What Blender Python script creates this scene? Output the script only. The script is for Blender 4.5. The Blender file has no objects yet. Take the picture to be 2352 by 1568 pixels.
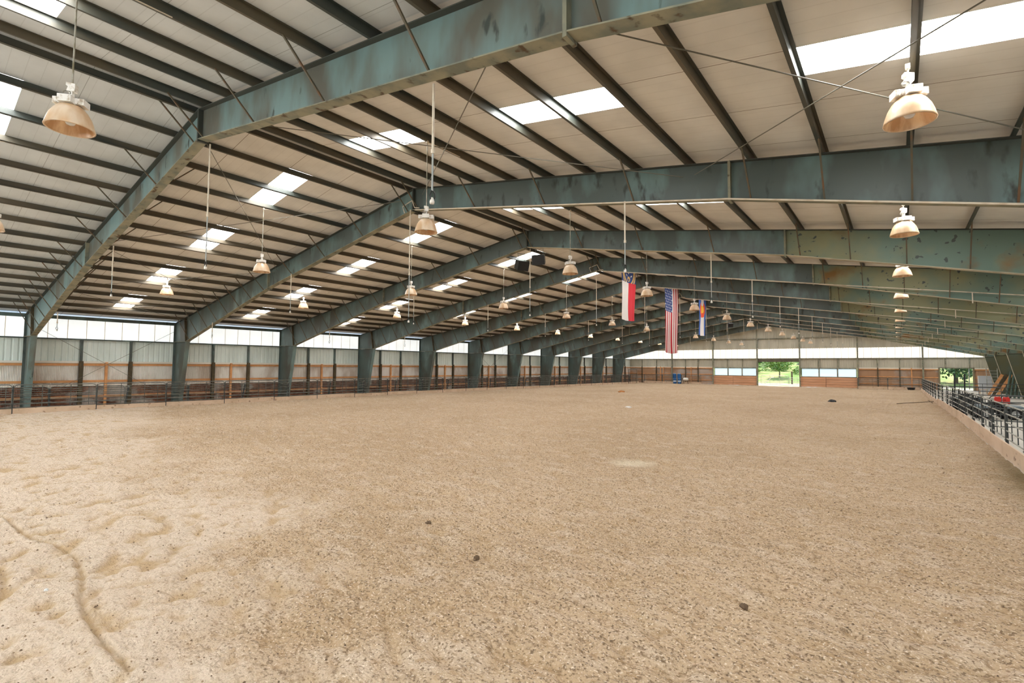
import bpy, math, random
import numpy as np
from mathutils import Vector, Matrix
random.seed(7); rng = np.random.default_rng(7)
sc = bpy.context.scene; col = sc.collection
R = math.radians
# ---------------------------------------------------------------- camera
F, YAW, PITCH, ROLL, CAMZ = 1130.6, 38.07, 2.907, 0.372, 2.70
cd = bpy.data.cameras.new('camera'); cam = bpy.data.objects.new('camera', cd); col.objects.link(cam)
cd.sensor_width = 36.0; cd.lens = 36.0*F/2352.0; cd.clip_start = .05; cd.clip_end = 600
y, p_, r_ = R(YAW), R(PITCH), R(ROLL)
fw = Vector((-math.sin(y)*math.cos(p_), math.cos(y)*math.cos(p_), math.sin(p_)))
rt = Vector((math.cos(y), math.sin(y), 0)); up = rt.cross(fw)
rt2 = rt*math.cos(r_)+up*math.sin(r_); up2 = up*math.cos(r_)-rt*math.sin(r_)
M = Matrix((rt2, up2, -fw)).transposed().to_4x4(); M.translation = (0, 0, CAMZ)
cam.matrix_world = M; sc.camera = cam
# ---------------------------------------------------------------- world, sun, view
w = bpy.data.worlds.new('world'); sc.world = w; w.use_nodes = True
bg = w.node_tree.nodes['Background']; bg.inputs[0].default_value = (.62, .78, 1, 1); bg.inputs[1].default_value = 1.0
sd = bpy.data.lights.new('sun', 'SUN'); sd.energy = 3.6; sd.angle = R(.6); sd.color = (1, .95, .86)
sun = bpy.data.objects.new('sun', sd); col.objects.link(sun)
sun.rotation_euler = Vector((.10, -.55, -1)).to_track_quat('-Z', 'Y').to_euler()
sc.view_settings.view_transform = 'Standard'; sc.view_settings.look = 'None'
sc.view_settings.gamma = 1; sc.view_settings.use_curve_mapping = False; sc.view_settings.exposure = 1.0
cy = sc.cycles
cy.use_adaptive_sampling = True; cy.adaptive_threshold = .02; cy.max_bounces = 6; cy.diffuse_bounces = 5; cy.glossy_bounces = 2; cy.transmission_bounces = 3; cy.transparent_max_bounces = 6
cy.use_denoising = True; cy.sample_clamp_indirect = 6; cy.caustics_reflective = False; cy.caustics_refractive = False
SKY_STR, BAND_STR, REAR_FILL_STR = 12.0, .5, 5.5                     # daylight of the translucent roof and wall sheets; glow of the added rear band
# ---------------------------------------------------------------- dimensions (metres)
XR = -14.98; Y0 = 5.18; B = 7.62; NF = 11        # ridge line, first frame in view, bay, frames in view
ZT = 9.74; S = .163                              # rafter top at the ridge, roof slope
YB, YE = Y0-2*B, Y0+11*B                         # rear and far end walls
DW = 25.75                                       # side walls from the ridge line
XL, XRT = XR-DW, XR+DW
def ztop(d): return ZT-S*d
def zbot(d): return 8.87-.17005*d if d < 11.82 else 6.86-.2276*(d-11.82)
PUR = [.3]+[1.8+1.5*k for k in range(16)]
# ---------------------------------------------------------------- materials
def mat(name, c, rough=.6, metal=0., c2=None, scale=2., stretch=(1, 1, 1), lo=.4, hi=.6, c3=None, scale3=8., lo3=.55, hi3=.65, c4=None, scale4=.5, lo4=.55, hi4=.7,
        bump=0., bscale=40., detail=4., emit=None, es=1., rnd=True, spec=.4):
    m = bpy.data.materials.new(name); m.use_nodes = True; nt = m.node_tree; N = nt.nodes; L = nt.links
    b = N['Principled BSDF']; b.inputs['Base Color'].default_value = (*c, 1); b.inputs['Roughness'].default_value = rough
    b.inputs['Metallic'].default_value = metal; b.inputs['Specular IOR Level'].default_value = spec
    vec = None
    if c2 or c3 or bump:
        tc = N.new('ShaderNodeTexCoord'); mp = N.new('ShaderNodeMapping'); mp.inputs['Scale'].default_value = stretch
        if rnd:
            oi = N.new('ShaderNodeObjectInfo'); ml = N.new('ShaderNodeVectorMath'); ml.operation = 'SCALE'; ml.inputs[0].default_value = (37, 53, 71)
            L.new(oi.outputs['Random'], ml.inputs['Scale']); L.new(ml.outputs[0], mp.inputs['Location'])
        L.new(tc.outputs['Object'], mp.inputs['Vector']); vec = mp.outputs['Vector']
    prev = None
    def layer(prev, colr, sc_, lo_, hi_, base):
        n = N.new('ShaderNodeTexNoise'); n.inputs['Scale'].default_value = sc_; n.inputs['Detail'].default_value = detail
        L.new(vec, n.inputs['Vector'])
        r = N.new('ShaderNodeMapRange'); r.inputs['From Min'].default_value = lo_; r.inputs['From Max'].default_value = hi_
        L.new(n.outputs['Fac'], r.inputs['Value'])
        x = N.new('ShaderNodeMix'); x.data_type = 'RGBA'; L.new(r.outputs[0], x.inputs['Factor'])
        if prev: L.new(prev, x.inputs['A'])
        else: x.inputs['A'].default_value = (*base, 1)
        x.inputs['B'].default_value = (*colr, 1); return x.outputs['Result']
    if c2: prev = layer(None, c2, scale, lo, hi, c)
    if c4: prev = layer(prev, c4, scale4, lo4, hi4, c)
    if c3: prev = layer(prev, c3, scale3, lo3, hi3, c)
    if prev: L.new(prev, b.inputs['Base Color'])
    if bump:
        n = N.new('ShaderNodeTexNoise'); n.inputs['Scale'].default_value = bscale; n.inputs['Detail'].default_value = 5; L.new(vec, n.inputs['Vector'])
        bp = N.new('ShaderNodeBump'); bp.inputs['Strength'].default_value = bump; bp.inputs['Distance'].default_value = .02
        L.new(n.outputs['Fac'], bp.inputs['Height']); L.new(bp.outputs[0], b.inputs['Normal'])
    if emit:
        b.inputs['Emission Color'].default_value = (*emit, 1); b.inputs['Emission Strength'].default_value = es
    return m
def seam_mat(name, base, seam, axis, pitch, off, width, strength=0., seamk=.3, rough=.7, rib=0., ripitch=.305, dirt=None):
    """sheet material with thin joint lines every `pitch` metres along one object axis; glows if it is a translucent sheet"""
    m = bpy.data.materials.new(name); m.use_nodes = True; nt = m.node_tree; N = nt.nodes; L = nt.links; b = N['Principled BSDF']
    b.inputs['Roughness'].default_value = rough; b.inputs['Specular IOR Level'].default_value = .2
    tc = N.new('ShaderNodeTexCoord'); sp = N.new('ShaderNodeSeparateXYZ'); L.new(tc.outputs['Object'], sp.inputs[0])
    def math_(op, a, bb=None, c=None):
        n = N.new('ShaderNodeMath'); n.operation = op
        for i, v in enumerate((a, bb, c)):
            if v is None: continue
            if isinstance(v, (int, float)): n.inputs[i].default_value = v
            else: L.new(v, n.inputs[i])
        return n.outputs[0]
    def lines(pt, of, wd):
        v = math_('ADD', sp.outputs[axis], of+1000*pt); v = math_('MODULO', v, pt)
        return math_('LESS_THAN', v, wd)
    no = N.new('ShaderNodeTexNoise'); no.inputs['Scale'].default_value = 1.2; no.inputs['Detail'].default_value = 5; L.new(tc.outputs['Object'], no.inputs['Vector'])
    mr = N.new('ShaderNodeMapRange'); mr.inputs['From Min'].default_value = .35; mr.inputs['From Max'].default_value = .7; mr.inputs['To Min'].default_value = 0; mr.inputs['To Max'].default_value = 1
    L.new(no.outputs['Fac'], mr.inputs[0])
    x0 = N.new('ShaderNodeMix'); x0.data_type = 'RGBA'; x0.inputs['A'].default_value = (*base, 1); x0.inputs['B'].default_value = (*(dirt or [v*.88 for v in base]), 1); L.new(mr.outputs[0], x0.inputs['Factor'])
    x = N.new('ShaderNodeMix'); x.data_type = 'RGBA'; L.new(x0.outputs['Result'], x.inputs['A']); x.inputs['B'].default_value = (*seam, 1)
    f = lines(pitch, off, width); f2 = math_('MULTIPLY', f, .95)
    if rib:
        g = lines(ripitch, off, width*1.3); f2 = math_('MAXIMUM', f2, math_('MULTIPLY', g, rib))
    L.new(f2, x.inputs['Factor']); L.new(x.outputs['Result'], b.inputs['Base Color'])
    if strength:
        L.new(x.outputs['Result'], b.inputs['Emission Color']); b.inputs['Emission Strength'].default_value = strength
    return m
TEAL = (.085, .135, .13); DIRT = (.075, .065, .045)
M_ = {}
M_['web'] = mat('painted_green_steel', (.165, .245, .235), .5, c2=(.115, .11, .085), scale=.9, stretch=(1, 1, .4), lo=.42, hi=.60, c3=(.05, .06, .05), scale3=3.2, lo3=.64, hi3=.70, bump=.12, bscale=6)
M_['web_mid'] = mat('weathered_green_steel', (.105, .145, .135), .5, c2=(.085, .088, .07), scale=.7, stretch=(1, 1, .4), lo=.42, hi=.6, c3=(.17, .25, .24), scale3=1.3, lo3=.56, hi3=.74, bump=.1, bscale=6)
M_['olive_dark'] = mat('dark_olive_steel', (.115, .11, .055), .55, c2=(.10, .12, .085), scale=.5, lo=.42, hi=.6)
M_['web_dark'] = mat('dark_green_steel', (.085, .105, .095), .45, c2=(.14, .21, .20), scale=1.1, stretch=(1, 1, .4), lo=.50, hi=.68, c3=(.045, .05, .04), scale3=3, lo3=.6, hi3=.7)
M_['web_olive'] = mat('rusty_olive_steel', (.25, .25, .14), .55, c2=(.15, .22, .18), scale=.42, lo=.42, hi=.58, c4=(.24, .13, .04), scale4=.75, lo4=.58, hi4=.72, c3=(.07, .085, .075), scale3=4.5, lo3=.635, hi3=.66, bump=.1, bscale=8)
M_['flange_lit'] = mat('lit_dusty_flange', (.50, .45, .33), .7, c2=(.36, .33, .24), scale=2, lo=.4, hi=.62)  # dusty flange, with the light the right side catches put into its colour
M_['flange'] = mat('dusty_flange', (.28, .26, .18), .8, c2=(.17, .18, .14), scale=2.5, lo=.4, hi=.62, c3=(.10, .065, .035), scale3=5, lo3=.6, hi3=.7)
M_['flange_top'] = mat('dark_flange', (.055, .06, .05), .7)
M_['purlin'] = mat('dark_purlin_steel', (.048, .056, .048), .45, c2=(.10, .082, .052), scale=1.3, stretch=(1, .25, 1), lo=.42, hi=.6, spec=.5)
M_['purlin_brown'] = mat('brown_dusty_purlin_steel', (.115, .092, .06), .5, c2=(.06, .055, .042), scale=1.5, stretch=(1, .25, 1), lo=.45, hi=.62, spec=.5)
M_['brace'] = mat('brace_steel', (.10, .085, .055), .6, c2=(.15, .08, .04), scale=5, lo=.5, hi=.65)
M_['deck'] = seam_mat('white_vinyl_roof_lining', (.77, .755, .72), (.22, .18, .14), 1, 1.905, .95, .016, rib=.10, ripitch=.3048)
M_['deck_near'] = seam_mat('near_bay_roof_lining', (.62, .645, .645), (.30, .31, .30), 1, 1.905, .95, .012, rib=.22, ripitch=.3048)  # lining toned greyer in the bays before the first frame, ribs stronger
M_['skylight'] = seam_mat('translucent_roof_sheet', (1, 1, 1), (.78, .78, .76), 1, .3048, .1, .012, strength=SKY_STR)
M_['band'] = seam_mat('translucent_wall_sheet', (.86, .89, .88), (.33, .27, .19), 1, .9144, .3, .035, strength=BAND_STR, rib=.08)
M_['band_end'] = seam_mat('translucent_end_sheet', (.90, .87, .81), (.42, .38, .32), 0, .9144, .3, .06, strength=BAND_STR, rib=.08)
M_['rear_fill'] = seam_mat('rear_fill_glow', (.84, .94, 1.), (.05, .045, .035), 0, .9144, .3, .04, strength=REAR_FILL_STR, rib=.06)  # unseen band behind the camera, added to brighten the near frames and sand
M_['rim'] = mat('galvanised_trim', (.30, .33, .33), .4, metal=.3)
M_['wall'] = mat('pale_green_wall_sheet', (.82, .90, .85), .5, c2=(.72, .80, .75), scale=1.2, stretch=(1, 1, .3))
M_['wall_end'] = mat('beige_wall_sheet', (.52, .49, .39), .6, c2=(.45, .42, .33), scale=1.2, stretch=(1, 1, .3))
M_['corr'] = mat('corrugated_galvanised_sheet', (.84, .80, .74), .5, metal=.0, c2=(.60, .51, .43), scale=1.1, stretch=(1, 1, .5), lo=.42, hi=.62)
M_['corr_dirty'] = mat('mud_stained_corrugated_sheet', (.26, .12, .07), .7, c2=(.12, .05, .03), scale=1.4, stretch=(1, 1, 1.4), lo=.38, hi=.58, c3=(.42, .38, .34), scale3=.5, lo3=.56, hi3=.64)
M_['corr_end'] = mat('brown_stained_corrugated_sheet', (.44, .27, .16), .6, c2=(.46, .39, .33), scale=.35, lo=.48, hi=.58)
M_['cap'] = mat('white_cap_strip', (.85, .80, .70), .6)
M_['wood'] = mat('orange_lumber', (.72, .36, .15), .6, c2=(.58, .26, .09), scale=3, lo=.4, hi=.7)
M_['wood_dark'] = mat('dark_treated_post', (.075, .055, .028), .7, c2=(.13, .09, .045), scale=3, lo=.5, hi=.7)
M_['board'] = mat('kick_board_lumber', (.66, .50, .36), .75, c2=(.56, .41, .28), scale=1.5, lo=.4, hi=.65, c3=(.30, .19, .12), scale3=5, lo3=.62, hi3=.7)
M_['plank'] = mat('cedar_plank', (.66, .36, .21), .65, c2=(.54, .27, .14), scale=2, stretch=(.3, 1, 3), lo=.4, hi=.65)
M_['gap'] = mat('board_joint', (.07, .04, .02), .8)
M_['rail'] = mat('galvanised_fence_pipe', (.17, .175, .155), .4, metal=.3, c2=(.09, .09, .075), scale=3, lo=.45, hi=.6)
M_['rail_light'] = mat('worn_pale_fence_pipe', (.42, .43, .38), .4, metal=.2, c2=(.25, .25, .21), scale=3, lo=.45, hi=.65)
M_['post'] = mat('dark_fence_post', (.04, .045, .043), .45, c2=(.08, .085, .08), scale=3, lo=.5, hi=.7)
M_['pipe'] = mat('cream_water_pipe', (.66, .58, .46), .5, c2=(.50, .40, .29), scale=4, lo=.5, hi=.7)
M_['clear'] = mat('grey_hose', (.36, .38, .37), .25)
M_['black'] = mat('black_rubber', (.012, .012, .013), .5)
M_['white'] = mat('white_enamel', (.78, .76, .72), .4, c2=(.60, .55, .47), scale=8, lo=.5, hi=.7)
M_['cast'] = mat('white_lamp_housing', (.80, .77, .72), .45, c2=(.50, .42, .32), scale=14, lo=.52, hi=.68)
M_['rod'] = mat('lamp_rod_steel', (.42, .40, .34), .45, c2=(.22, .19, .12), scale=6)
M_['wire'] = mat('dark_wire', (.16, .15, .12), .5)
M_['concrete'] = mat('pale_concrete', (.58, .55, .48), .7, c2=(.50, .47, .41), scale=.4, lo=.4, hi=.6, rnd=False)
M_['bulb'] = mat('frosted_bulb', (.75, .78, .80), .15)
M_['grass'] = mat('grass', (.16, .26, .05), .9, c2=(.36, .34, .13), scale=.35, lo=.42, hi=.6, rnd=False)
M_['dirt'] = mat('pale_dirt', (.52, .44, .33), .9, c2=(.20, .26, .07), scale=.3, lo=.5, hi=.62, rnd=False)
M_['leaf'] = mat('leaves', (.09, .19, .03), .6, c2=(.22, .32, .06), scale=1.3, lo=.42, hi=.6)
M_['leaf_dark'] = mat('dark_leaves', (.025, .07, .02), .6, c2=(.07, .13, .03), scale=1.3)
M_['bark'] = mat('bark', (.10, .075, .05), .9)
M_['blue'] = mat('blue_plastic', (.02, .12, .34), .35)
M_['blue_light'] = mat('pale_barrel_label', (.55, .66, .74), .5)
M_['red'] = mat('red_plastic', (.72, .035, .025), .35)
M_['chrome'] = mat('wheel_rim', (.55, .56, .55), .3, metal=.6)
M_['grey'] = mat('grey_blue_body', (.13, .17, .19), .4)
M_['speaker'] = mat('black_speaker_cabinet', (.03, .032, .032), .45)
M_['fridge'] = mat('pale_grey_panel', (.46, .48, .50), .5)
M_['greenpipe'] = mat('green_painted_tube', (.10, .155, .125), .45)
# amber shade: dusty ribbed acrylic, lets some light through
def shade_mat(name, c, c2, tr):
    m = mat(name, c, .28, c2=c2, scale=6, stretch=(1, 1, .25), lo=.42, hi=.62, spec=.5); nt = m.node_tree; N = nt.nodes; L = nt.links
    b = N['Principled BSDF']; out = [n for n in N if n.type == 'OUTPUT_MATERIAL'][0]
    t = N.new('ShaderNodeBsdfTranslucent'); t.inputs[0].default_value = (.95, .78, .56, 1)
    mx = N.new('ShaderNodeMixShader'); mx.inputs[0].default_value = tr
    L.new(b.outputs[0], mx.inputs[1]); L.new(t.outputs[0], mx.inputs[2]); L.new(mx.outputs[0], out.inputs[0]); return m
M_['shade'] = shade_mat('amber_acrylic', (.70, .50, .30), (.86, .73, .56), .30)
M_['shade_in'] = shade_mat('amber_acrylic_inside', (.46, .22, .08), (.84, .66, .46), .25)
# frosted end window panes
mp_ = bpy.data.materials.new('frosted_pane'); mp_.use_nodes = True; N = mp_.node_tree.nodes; L = mp_.node_tree.links
for n in list(N):
    if n.type == 'BSDF_PRINCIPLED': N.remove(n)
out = [n for n in N if n.type == 'OUTPUT_MATERIAL'][0]
t1 = N.new('ShaderNodeBsdfTranslucent'); t1.inputs[0].default_value = (.55, .62, .70, 1); t2 = N.new('ShaderNodeBsdfTransparent')
mx = N.new('ShaderNodeMixShader'); mx.inputs[0].default_value = .3
L.new(t1.outputs[0], mx.inputs[1]); L.new(t2.outputs[0], mx.inputs[2]); L.new(mx.outputs[0], out.inputs[0]); M_['pane'] = mp_
# ---------------------------------------------------------------- mesh builder
class MB:
    def __init__(s): s.v = []; s.f = []; s.m = []
    def add(s, vs, fs, mi=0):
        o = len(s.v); s.v += [tuple(v) for v in vs]; s.f += [tuple(i+o for i in f) for f in fs]; s.m += [mi]*len(fs); return s
    def box(s, x0, x1, y0, y1, z0, z1, mi=0):
        return s.add([(x0, y0, z0), (x1, y0, z0), (x1, y1, z0), (x0, y1, z0), (x0, y0, z1), (x1, y0, z1), (x1, y1, z1), (x0, y1, z1)],
                     [(0, 3, 2, 1), (4, 5, 6, 7), (0, 1, 5, 4), (1, 2, 6, 5), (2, 3, 7, 6), (3, 0, 4, 7)], mi)
    def prism(s, poly, y0, y1, mi=0):            # polygon in x-z pushed along y
        n = len(poly); vs = [(a, y0, b) for a, b in poly]+[(a, y1, b) for a, b in poly]
        fs = [tuple(range(n))[::-1], tuple(range(n, 2*n))]+[(i, (i+1) % n, (i+1) % n+n, i+n) for i in range(n)]
        return s.add(vs, fs, mi)
    def hexa(s, a, b, c, d, off, mi=0):          # quad a-b-c-d extruded by the vector off
        P = [Vector(q) for q in (a, b, c, d)]; Q = [q+Vector(off) for q in P]
        return s.add(P+Q, [(0, 3, 2, 1), (4, 5, 6, 7), (0, 1, 5, 4), (1, 2, 6, 5), (2, 3, 7, 6), (3, 0, 4, 7)], mi)
    def tube(s, pts, r, n=8, mi=0, cap=True):
        pts = [Vector(p) for p in pts]; rings = []; o = len(s.v); prevu = None
        for i, p in enumerate(pts):
            a = pts[max(i-1, 0)]; b = pts[min(i+1, len(pts)-1)]; t = (b-a).normalized()
            u = t.orthogonal().normalized() if prevu is None else (prevu-t*prevu.dot(t)).normalized()
            prevu = u; v = t.cross(u); rr = r[i] if isinstance(r, (list, tuple)) else r
            s.v += [tuple(p+(u*math.cos(2*math.pi*k/n)+v*math.sin(2*math.pi*k/n))*rr) for k in range(n)]
        for i in range(len(pts)-1):
            for k in range(n):
                s.f.append((o+i*n+k, o+i*n+(k+1) % n, o+(i+1)*n+(k+1) % n, o+(i+1)*n+k)); s.m.append(mi)
        if cap:
            s.f.append(tuple(o+k for k in range(n))[::-1]); s.m.append(mi)
            e = o+(len(pts)-1)*n; s.f.append(tuple(e+k for k in range(n))); s.m.append(mi)
        return s
    def lathe(s, prof, n=24, c=(0, 0, 0), mi=0, axis='z', smooth=True):
        o = len(s.v)
        for r, h in prof:
            for k in range(n):
                a = 2*math.pi*k/n; x, yy = r*math.cos(a), r*math.sin(a)
                q = (x, yy, h) if axis == 'z' else ((h, x, yy) if axis == 'x' else (x, h, yy))
                s.v.append((c[0]+q[0], c[1]+q[1], c[2]+q[2]))
        for i in range(len(prof)-1):
            for k in range(n):
                s.f.append((o+i*n+k, o+i*n+(k+1) % n, o+(i+1)*n+(k+1) % n, o+(i+1)*n+k)); s.m.append(mi)
        return s
    def build(s, name, mats, parent=None, loc=(0, 0, 0), smooth=False):
        me = bpy.data.meshes.new(name); me.from_pydata(s.v, [], s.f)
        for m in (mats if isinstance(mats, (list, tuple)) else [mats]): me.materials.append(M_[m] if isinstance(m, str) else m)
        me.polygons.foreach_set('material_index', s.m)
        if smooth: me.polygons.foreach_set('use_smooth', [True]*len(s.f))
        me.update(); o = bpy.data.objects.new(name, me); col.objects.link(o); o.location = loc
        if parent: o.parent = parent
        return o
def beam(mb, a, b, wd, ht, mi=0, upv=(0, 0, 1)):
    a, b = Vector(a), Vector(b); t = (b-a).normalized(); u = Vector(upv)
    s_ = t.cross(u)
    if s_.length < 1e-4: u = Vector((1, 0, 0)); s_ = t.cross(u)
    s_.normalize(); u = s_.cross(t)
    P = [a-s_*wd/2-u*ht/2, a+s_*wd/2-u*ht/2, a+s_*wd/2+u*ht/2, a-s_*wd/2+u*ht/2]
    return mb.hexa(*P, b-a, mi)
def empty(name, loc=(0, 0, 0), rz=0.):
    o = bpy.data.objects.new(name, None); col.objects.link(o); o.location = loc; o.rotation_euler = (0, 0, rz); o.empty_display_size = .2; return o
def tag(o, label=None, cat=None, group=None, kind=None):
    if label: o['label'] = label
    if cat: o['category'] = cat
    if group: o['group'] = group
    if kind: o['kind'] = kind
    return o
def kids(o): return [c for c in KID.get(o.name, [])]
KID = {}
def reg(root):                                   # remember a prototype's tree once, so copying it needs no search
    for o in list(col.objects):
        if o.parent: KID.setdefault(o.parent.name, [])
    for o in list(col.objects):
        if o.parent and o not in KID[o.parent.name]: KID[o.parent.name].append(o)
def copy_tree(o, parent=None):
    c = o.copy(); col.objects.link(c); c.parent = parent
    for ch in kids(o): copy_tree(ch, c)
    return c
ORD = ['first', 'second', 'third', 'fourth', 'fifth', 'sixth', 'seventh', 'eighth', 'ninth', 'tenth', 'eleventh', 'twelfth', 'thirteenth', 'fourteenth',
       'fifteenth', 'sixteenth', 'seventeenth', 'eighteenth', 'nineteenth', 'twentieth', 'twenty-first', 'twenty-second', 'twenty-third', 'twenty-fourth', 'twenty-fifth', 'twenty-sixth', 'twenty-seventh', 'twenty-eighth']
def struct(o): o['kind'] = 'structure'; return o
def gz(Y): return 0. if Y < 30 else -.15*(Y-30)/59.   # the floor falls slightly towards the far end

# ================================================================ SETTING
# ---------------------------------------------------------------- sand floor
def vnoise(x, y, sc_, seed):
    x = x*sc_; y = y*sc_; xi = np.floor(x).astype(np.int64); yi = np.floor(y).astype(np.int64); fx = x-xi; fy = y-yi
    fx = fx*fx*(3-2*fx); fy = fy*fy*(3-2*fy)
    def h(a, b):
        n = (a*374761393+b*668265263+seed*1442695041) & 0xffffffff; n = ((n ^ (n >> 13))*1274126177) & 0xffffffff
        return ((n ^ (n >> 16)) & 0xffff)/65535.
    return (h(xi, yi)*(1-fx)+h(xi+1, yi)*fx)*(1-fy)+(h(xi, yi+1)*(1-fx)+h(xi+1, yi+1)*fx)*fy
def axis_pts(a, b, c0, c1, fine, grow, mx):
    pts = [c0]; s_ = fine
    while pts[-1] < c1: pts.append(pts[-1]+fine)
    while pts[-1] < b: s_ = min(s_*grow, mx); pts.append(pts[-1]+s_)
    pts[-1] = b; left = [c0]; s_ = fine
    while left[-1] > a: s_ = min(s_*grow, mx); left.append(left[-1]-s_)
    left[-1] = a
    return np.array(left[::-1][:-1]+pts)
gx = axis_pts(-37.6, 2.5, -9., 1.2, .034, 1.012, .3); gy = axis_pts(-9.9, 88.9, .6, 8.4, .034, 1.014, .9)
X, Yg = np.meshgrid(gx, gy, indexing='ij')
def rot(x, y, a): return x*math.cos(a)-y*math.sin(a), x*math.sin(a)+y*math.cos(a)
Z = np.where(Yg < 30, 0, -.15*(Yg-30)/59.)
Z = Z+.05*(vnoise(X, Yg, .35, 1)-.5)+.045*(vnoise(X, Yg, .9, 2)-.5)
u_, v_ = rot(X, Yg, .5)
Z += .045*(vnoise(u_*.8, v_, 3.2, 3)-.5)
dim = vnoise(u_*.65, v_, 5.5, 4); Z -= .13*np.clip(dim-.58, 0, 1)
dim2 = vnoise(u_, v_*.9, 11., 5); Z -= .055*np.clip(dim2-.5, 0, 1)
Z += .014*(vnoise(X, Yg, 26., 6)-.5)
def px_ground(px, py):                           # a pixel of the photograph to a point of the floor
    d = fw+rt2*((px-1176)/F)-up2*((py-784)/F); t = -CAMZ/d.z; return d.x*t, d.y*t
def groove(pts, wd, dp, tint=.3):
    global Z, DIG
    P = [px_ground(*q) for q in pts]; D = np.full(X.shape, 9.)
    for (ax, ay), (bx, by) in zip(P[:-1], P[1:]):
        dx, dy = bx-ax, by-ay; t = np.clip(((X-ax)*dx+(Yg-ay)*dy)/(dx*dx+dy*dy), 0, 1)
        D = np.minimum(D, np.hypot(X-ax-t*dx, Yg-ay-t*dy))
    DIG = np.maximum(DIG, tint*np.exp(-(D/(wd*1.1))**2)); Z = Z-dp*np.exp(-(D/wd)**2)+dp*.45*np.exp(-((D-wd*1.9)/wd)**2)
DIG = np.zeros(X.shape)  # golden tint of furrow and dimple bottoms: moist sand with painted-in shade
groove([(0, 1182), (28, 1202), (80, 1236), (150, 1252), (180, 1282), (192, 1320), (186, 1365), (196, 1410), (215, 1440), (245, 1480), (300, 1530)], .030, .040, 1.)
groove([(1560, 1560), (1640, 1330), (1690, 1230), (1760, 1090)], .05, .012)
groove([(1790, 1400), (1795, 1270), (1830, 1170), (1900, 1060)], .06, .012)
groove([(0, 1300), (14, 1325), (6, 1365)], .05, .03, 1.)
Z += .03*np.exp(-np.clip(X+37.3, 0, 9)/.35)*(.5+vnoise(X, Yg, .5, 9))+.05*np.exp(-np.clip(2.5-X, 0, 9)/.4)*vnoise(X, Yg, .6, 8)
Z -= .05*np.clip(-Z*0+1, 0, 1)*np.exp(-((X-2.0)**2/.3))*(Yg < 40)*.6
pa, pb = px_ground(350, 985), px_ground(1250, 1600)
dl = np.hypot(pb[0]-pa[0], pb[1]-pa[1]); side = ((X-pa[0])*(pb[1]-pa[1])-(Yg-pa[1])*(pb[0]-pa[0]))/dl
side = side*np.sign(((-8-pa[0])*(pb[1]-pa[1])-(1-pa[1])*(pb[0]-pa[0])))
PALE = np.clip((side+3.2*(vnoise(X, Yg, .3, 21)-.5)+2.2*(vnoise(X, Yg, .8, 22)-.5)+.9*(vnoise(X, Yg, 2.5, 23)-.5))/2.4+.5, 0, 1)
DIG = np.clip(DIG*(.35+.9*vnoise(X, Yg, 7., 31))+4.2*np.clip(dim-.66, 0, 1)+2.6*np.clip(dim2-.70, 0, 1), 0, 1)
MOIST = np.clip(1.3-np.abs(X-2.5)/.75-.4*vnoise(X, Yg, 2., 24), 0, 1)*np.clip((24-Yg)/6., 0, 1)
nx, ny = X.shape; me = bpy.data.meshes.new('floor')
co = np.stack([X, Yg, Z], -1).reshape(-1, 3).astype(np.float32)
i, j = np.meshgrid(np.arange(nx-1), np.arange(ny-1), indexing='ij'); a = (i*ny+j).ravel()
q = np.stack([a, a+ny, a+ny+1, a+1], -1).astype(np.int32)
me.vertices.add(len(co)); me.vertices.foreach_set('co', co.ravel()); me.loops.add(q.size); me.loops.foreach_set('vertex_index', q.ravel())
me.polygons.add(len(q)); me.polygons.foreach_set('loop_start', np.arange(0, q.size, 4, dtype=np.int32)); me.polygons.foreach_set('use_smooth', np.ones(len(q), bool))
me.update(); me.validate()
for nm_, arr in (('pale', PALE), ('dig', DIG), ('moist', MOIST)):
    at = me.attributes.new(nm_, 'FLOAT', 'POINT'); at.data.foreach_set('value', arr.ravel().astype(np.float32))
ms = bpy.data.materials.new('arena_sand'); ms.use_nodes = True; N = ms.node_tree.nodes; L = ms.node_tree.links; b = N['Principled BSDF']
b.inputs['Roughness'].default_value = .95; b.inputs['Specular IOR Level'].default_value = .15
tc = N.new('ShaderNodeTexCoord')
def noise(sc_, det=4, st=(1, 1, 1), rz=0):
    mp = N.new('ShaderNodeMapping'); mp.inputs['Scale'].default_value = st; mp.inputs['Rotation'].default_value = (0, 0, rz); L.new(tc.outputs['Object'], mp.inputs[0])
    n = N.new('ShaderNodeTexNoise'); n.inputs['Scale'].default_value = sc_; n.inputs['Detail'].default_value = det; L.new(mp.outputs[0], n.inputs['Vector']); return n.outputs['Fac']
def ramp(f, lo, hi, a0=0., b0=1.):
    r = N.new('ShaderNodeMapRange'); r.inputs['From Min'].default_value = lo; r.inputs['From Max'].default_value = hi; r.inputs['To Min'].default_value = a0; r.inputs['To Max'].default_value = b0
    L.new(f, r.inputs[0]); return r.outputs[0]
def mixc(f, A, Bc):
    x = N.new('ShaderNodeMix'); x.data_type = 'RGBA'; L.new(f, x.inputs['Factor'])
    for k, v in (('A', A), ('B', Bc)):
        if isinstance(v, tuple): x.inputs[k].default_value = (*v, 1)
        else: L.new(v, x.inputs[k])
    return x.outputs['Result']
def attr(nm_):
    n = N.new('ShaderNodeAttribute'); n.attribute_name = nm_; return n.outputs['Fac']
def mul(a_, b_):
    n = N.new('ShaderNodeMath'); n.operation = 'MULTIPLY'
    for i_, v_ in enumerate((a_, b_)):
        if isinstance(v_, (int, float)): n.inputs[i_].default_value = v_
        else: L.new(v_, n.inputs[i_])
    return n.outputs[0]
pale = attr('pale'); rough_ = ramp(pale, 0, 1, 1., .28)
c = mixc(ramp(noise(.16, 3), .40, .60), (.55, .405, .265), (.48, .345, .215))
c = mixc(pale, c, (.65, .525, .40))
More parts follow.
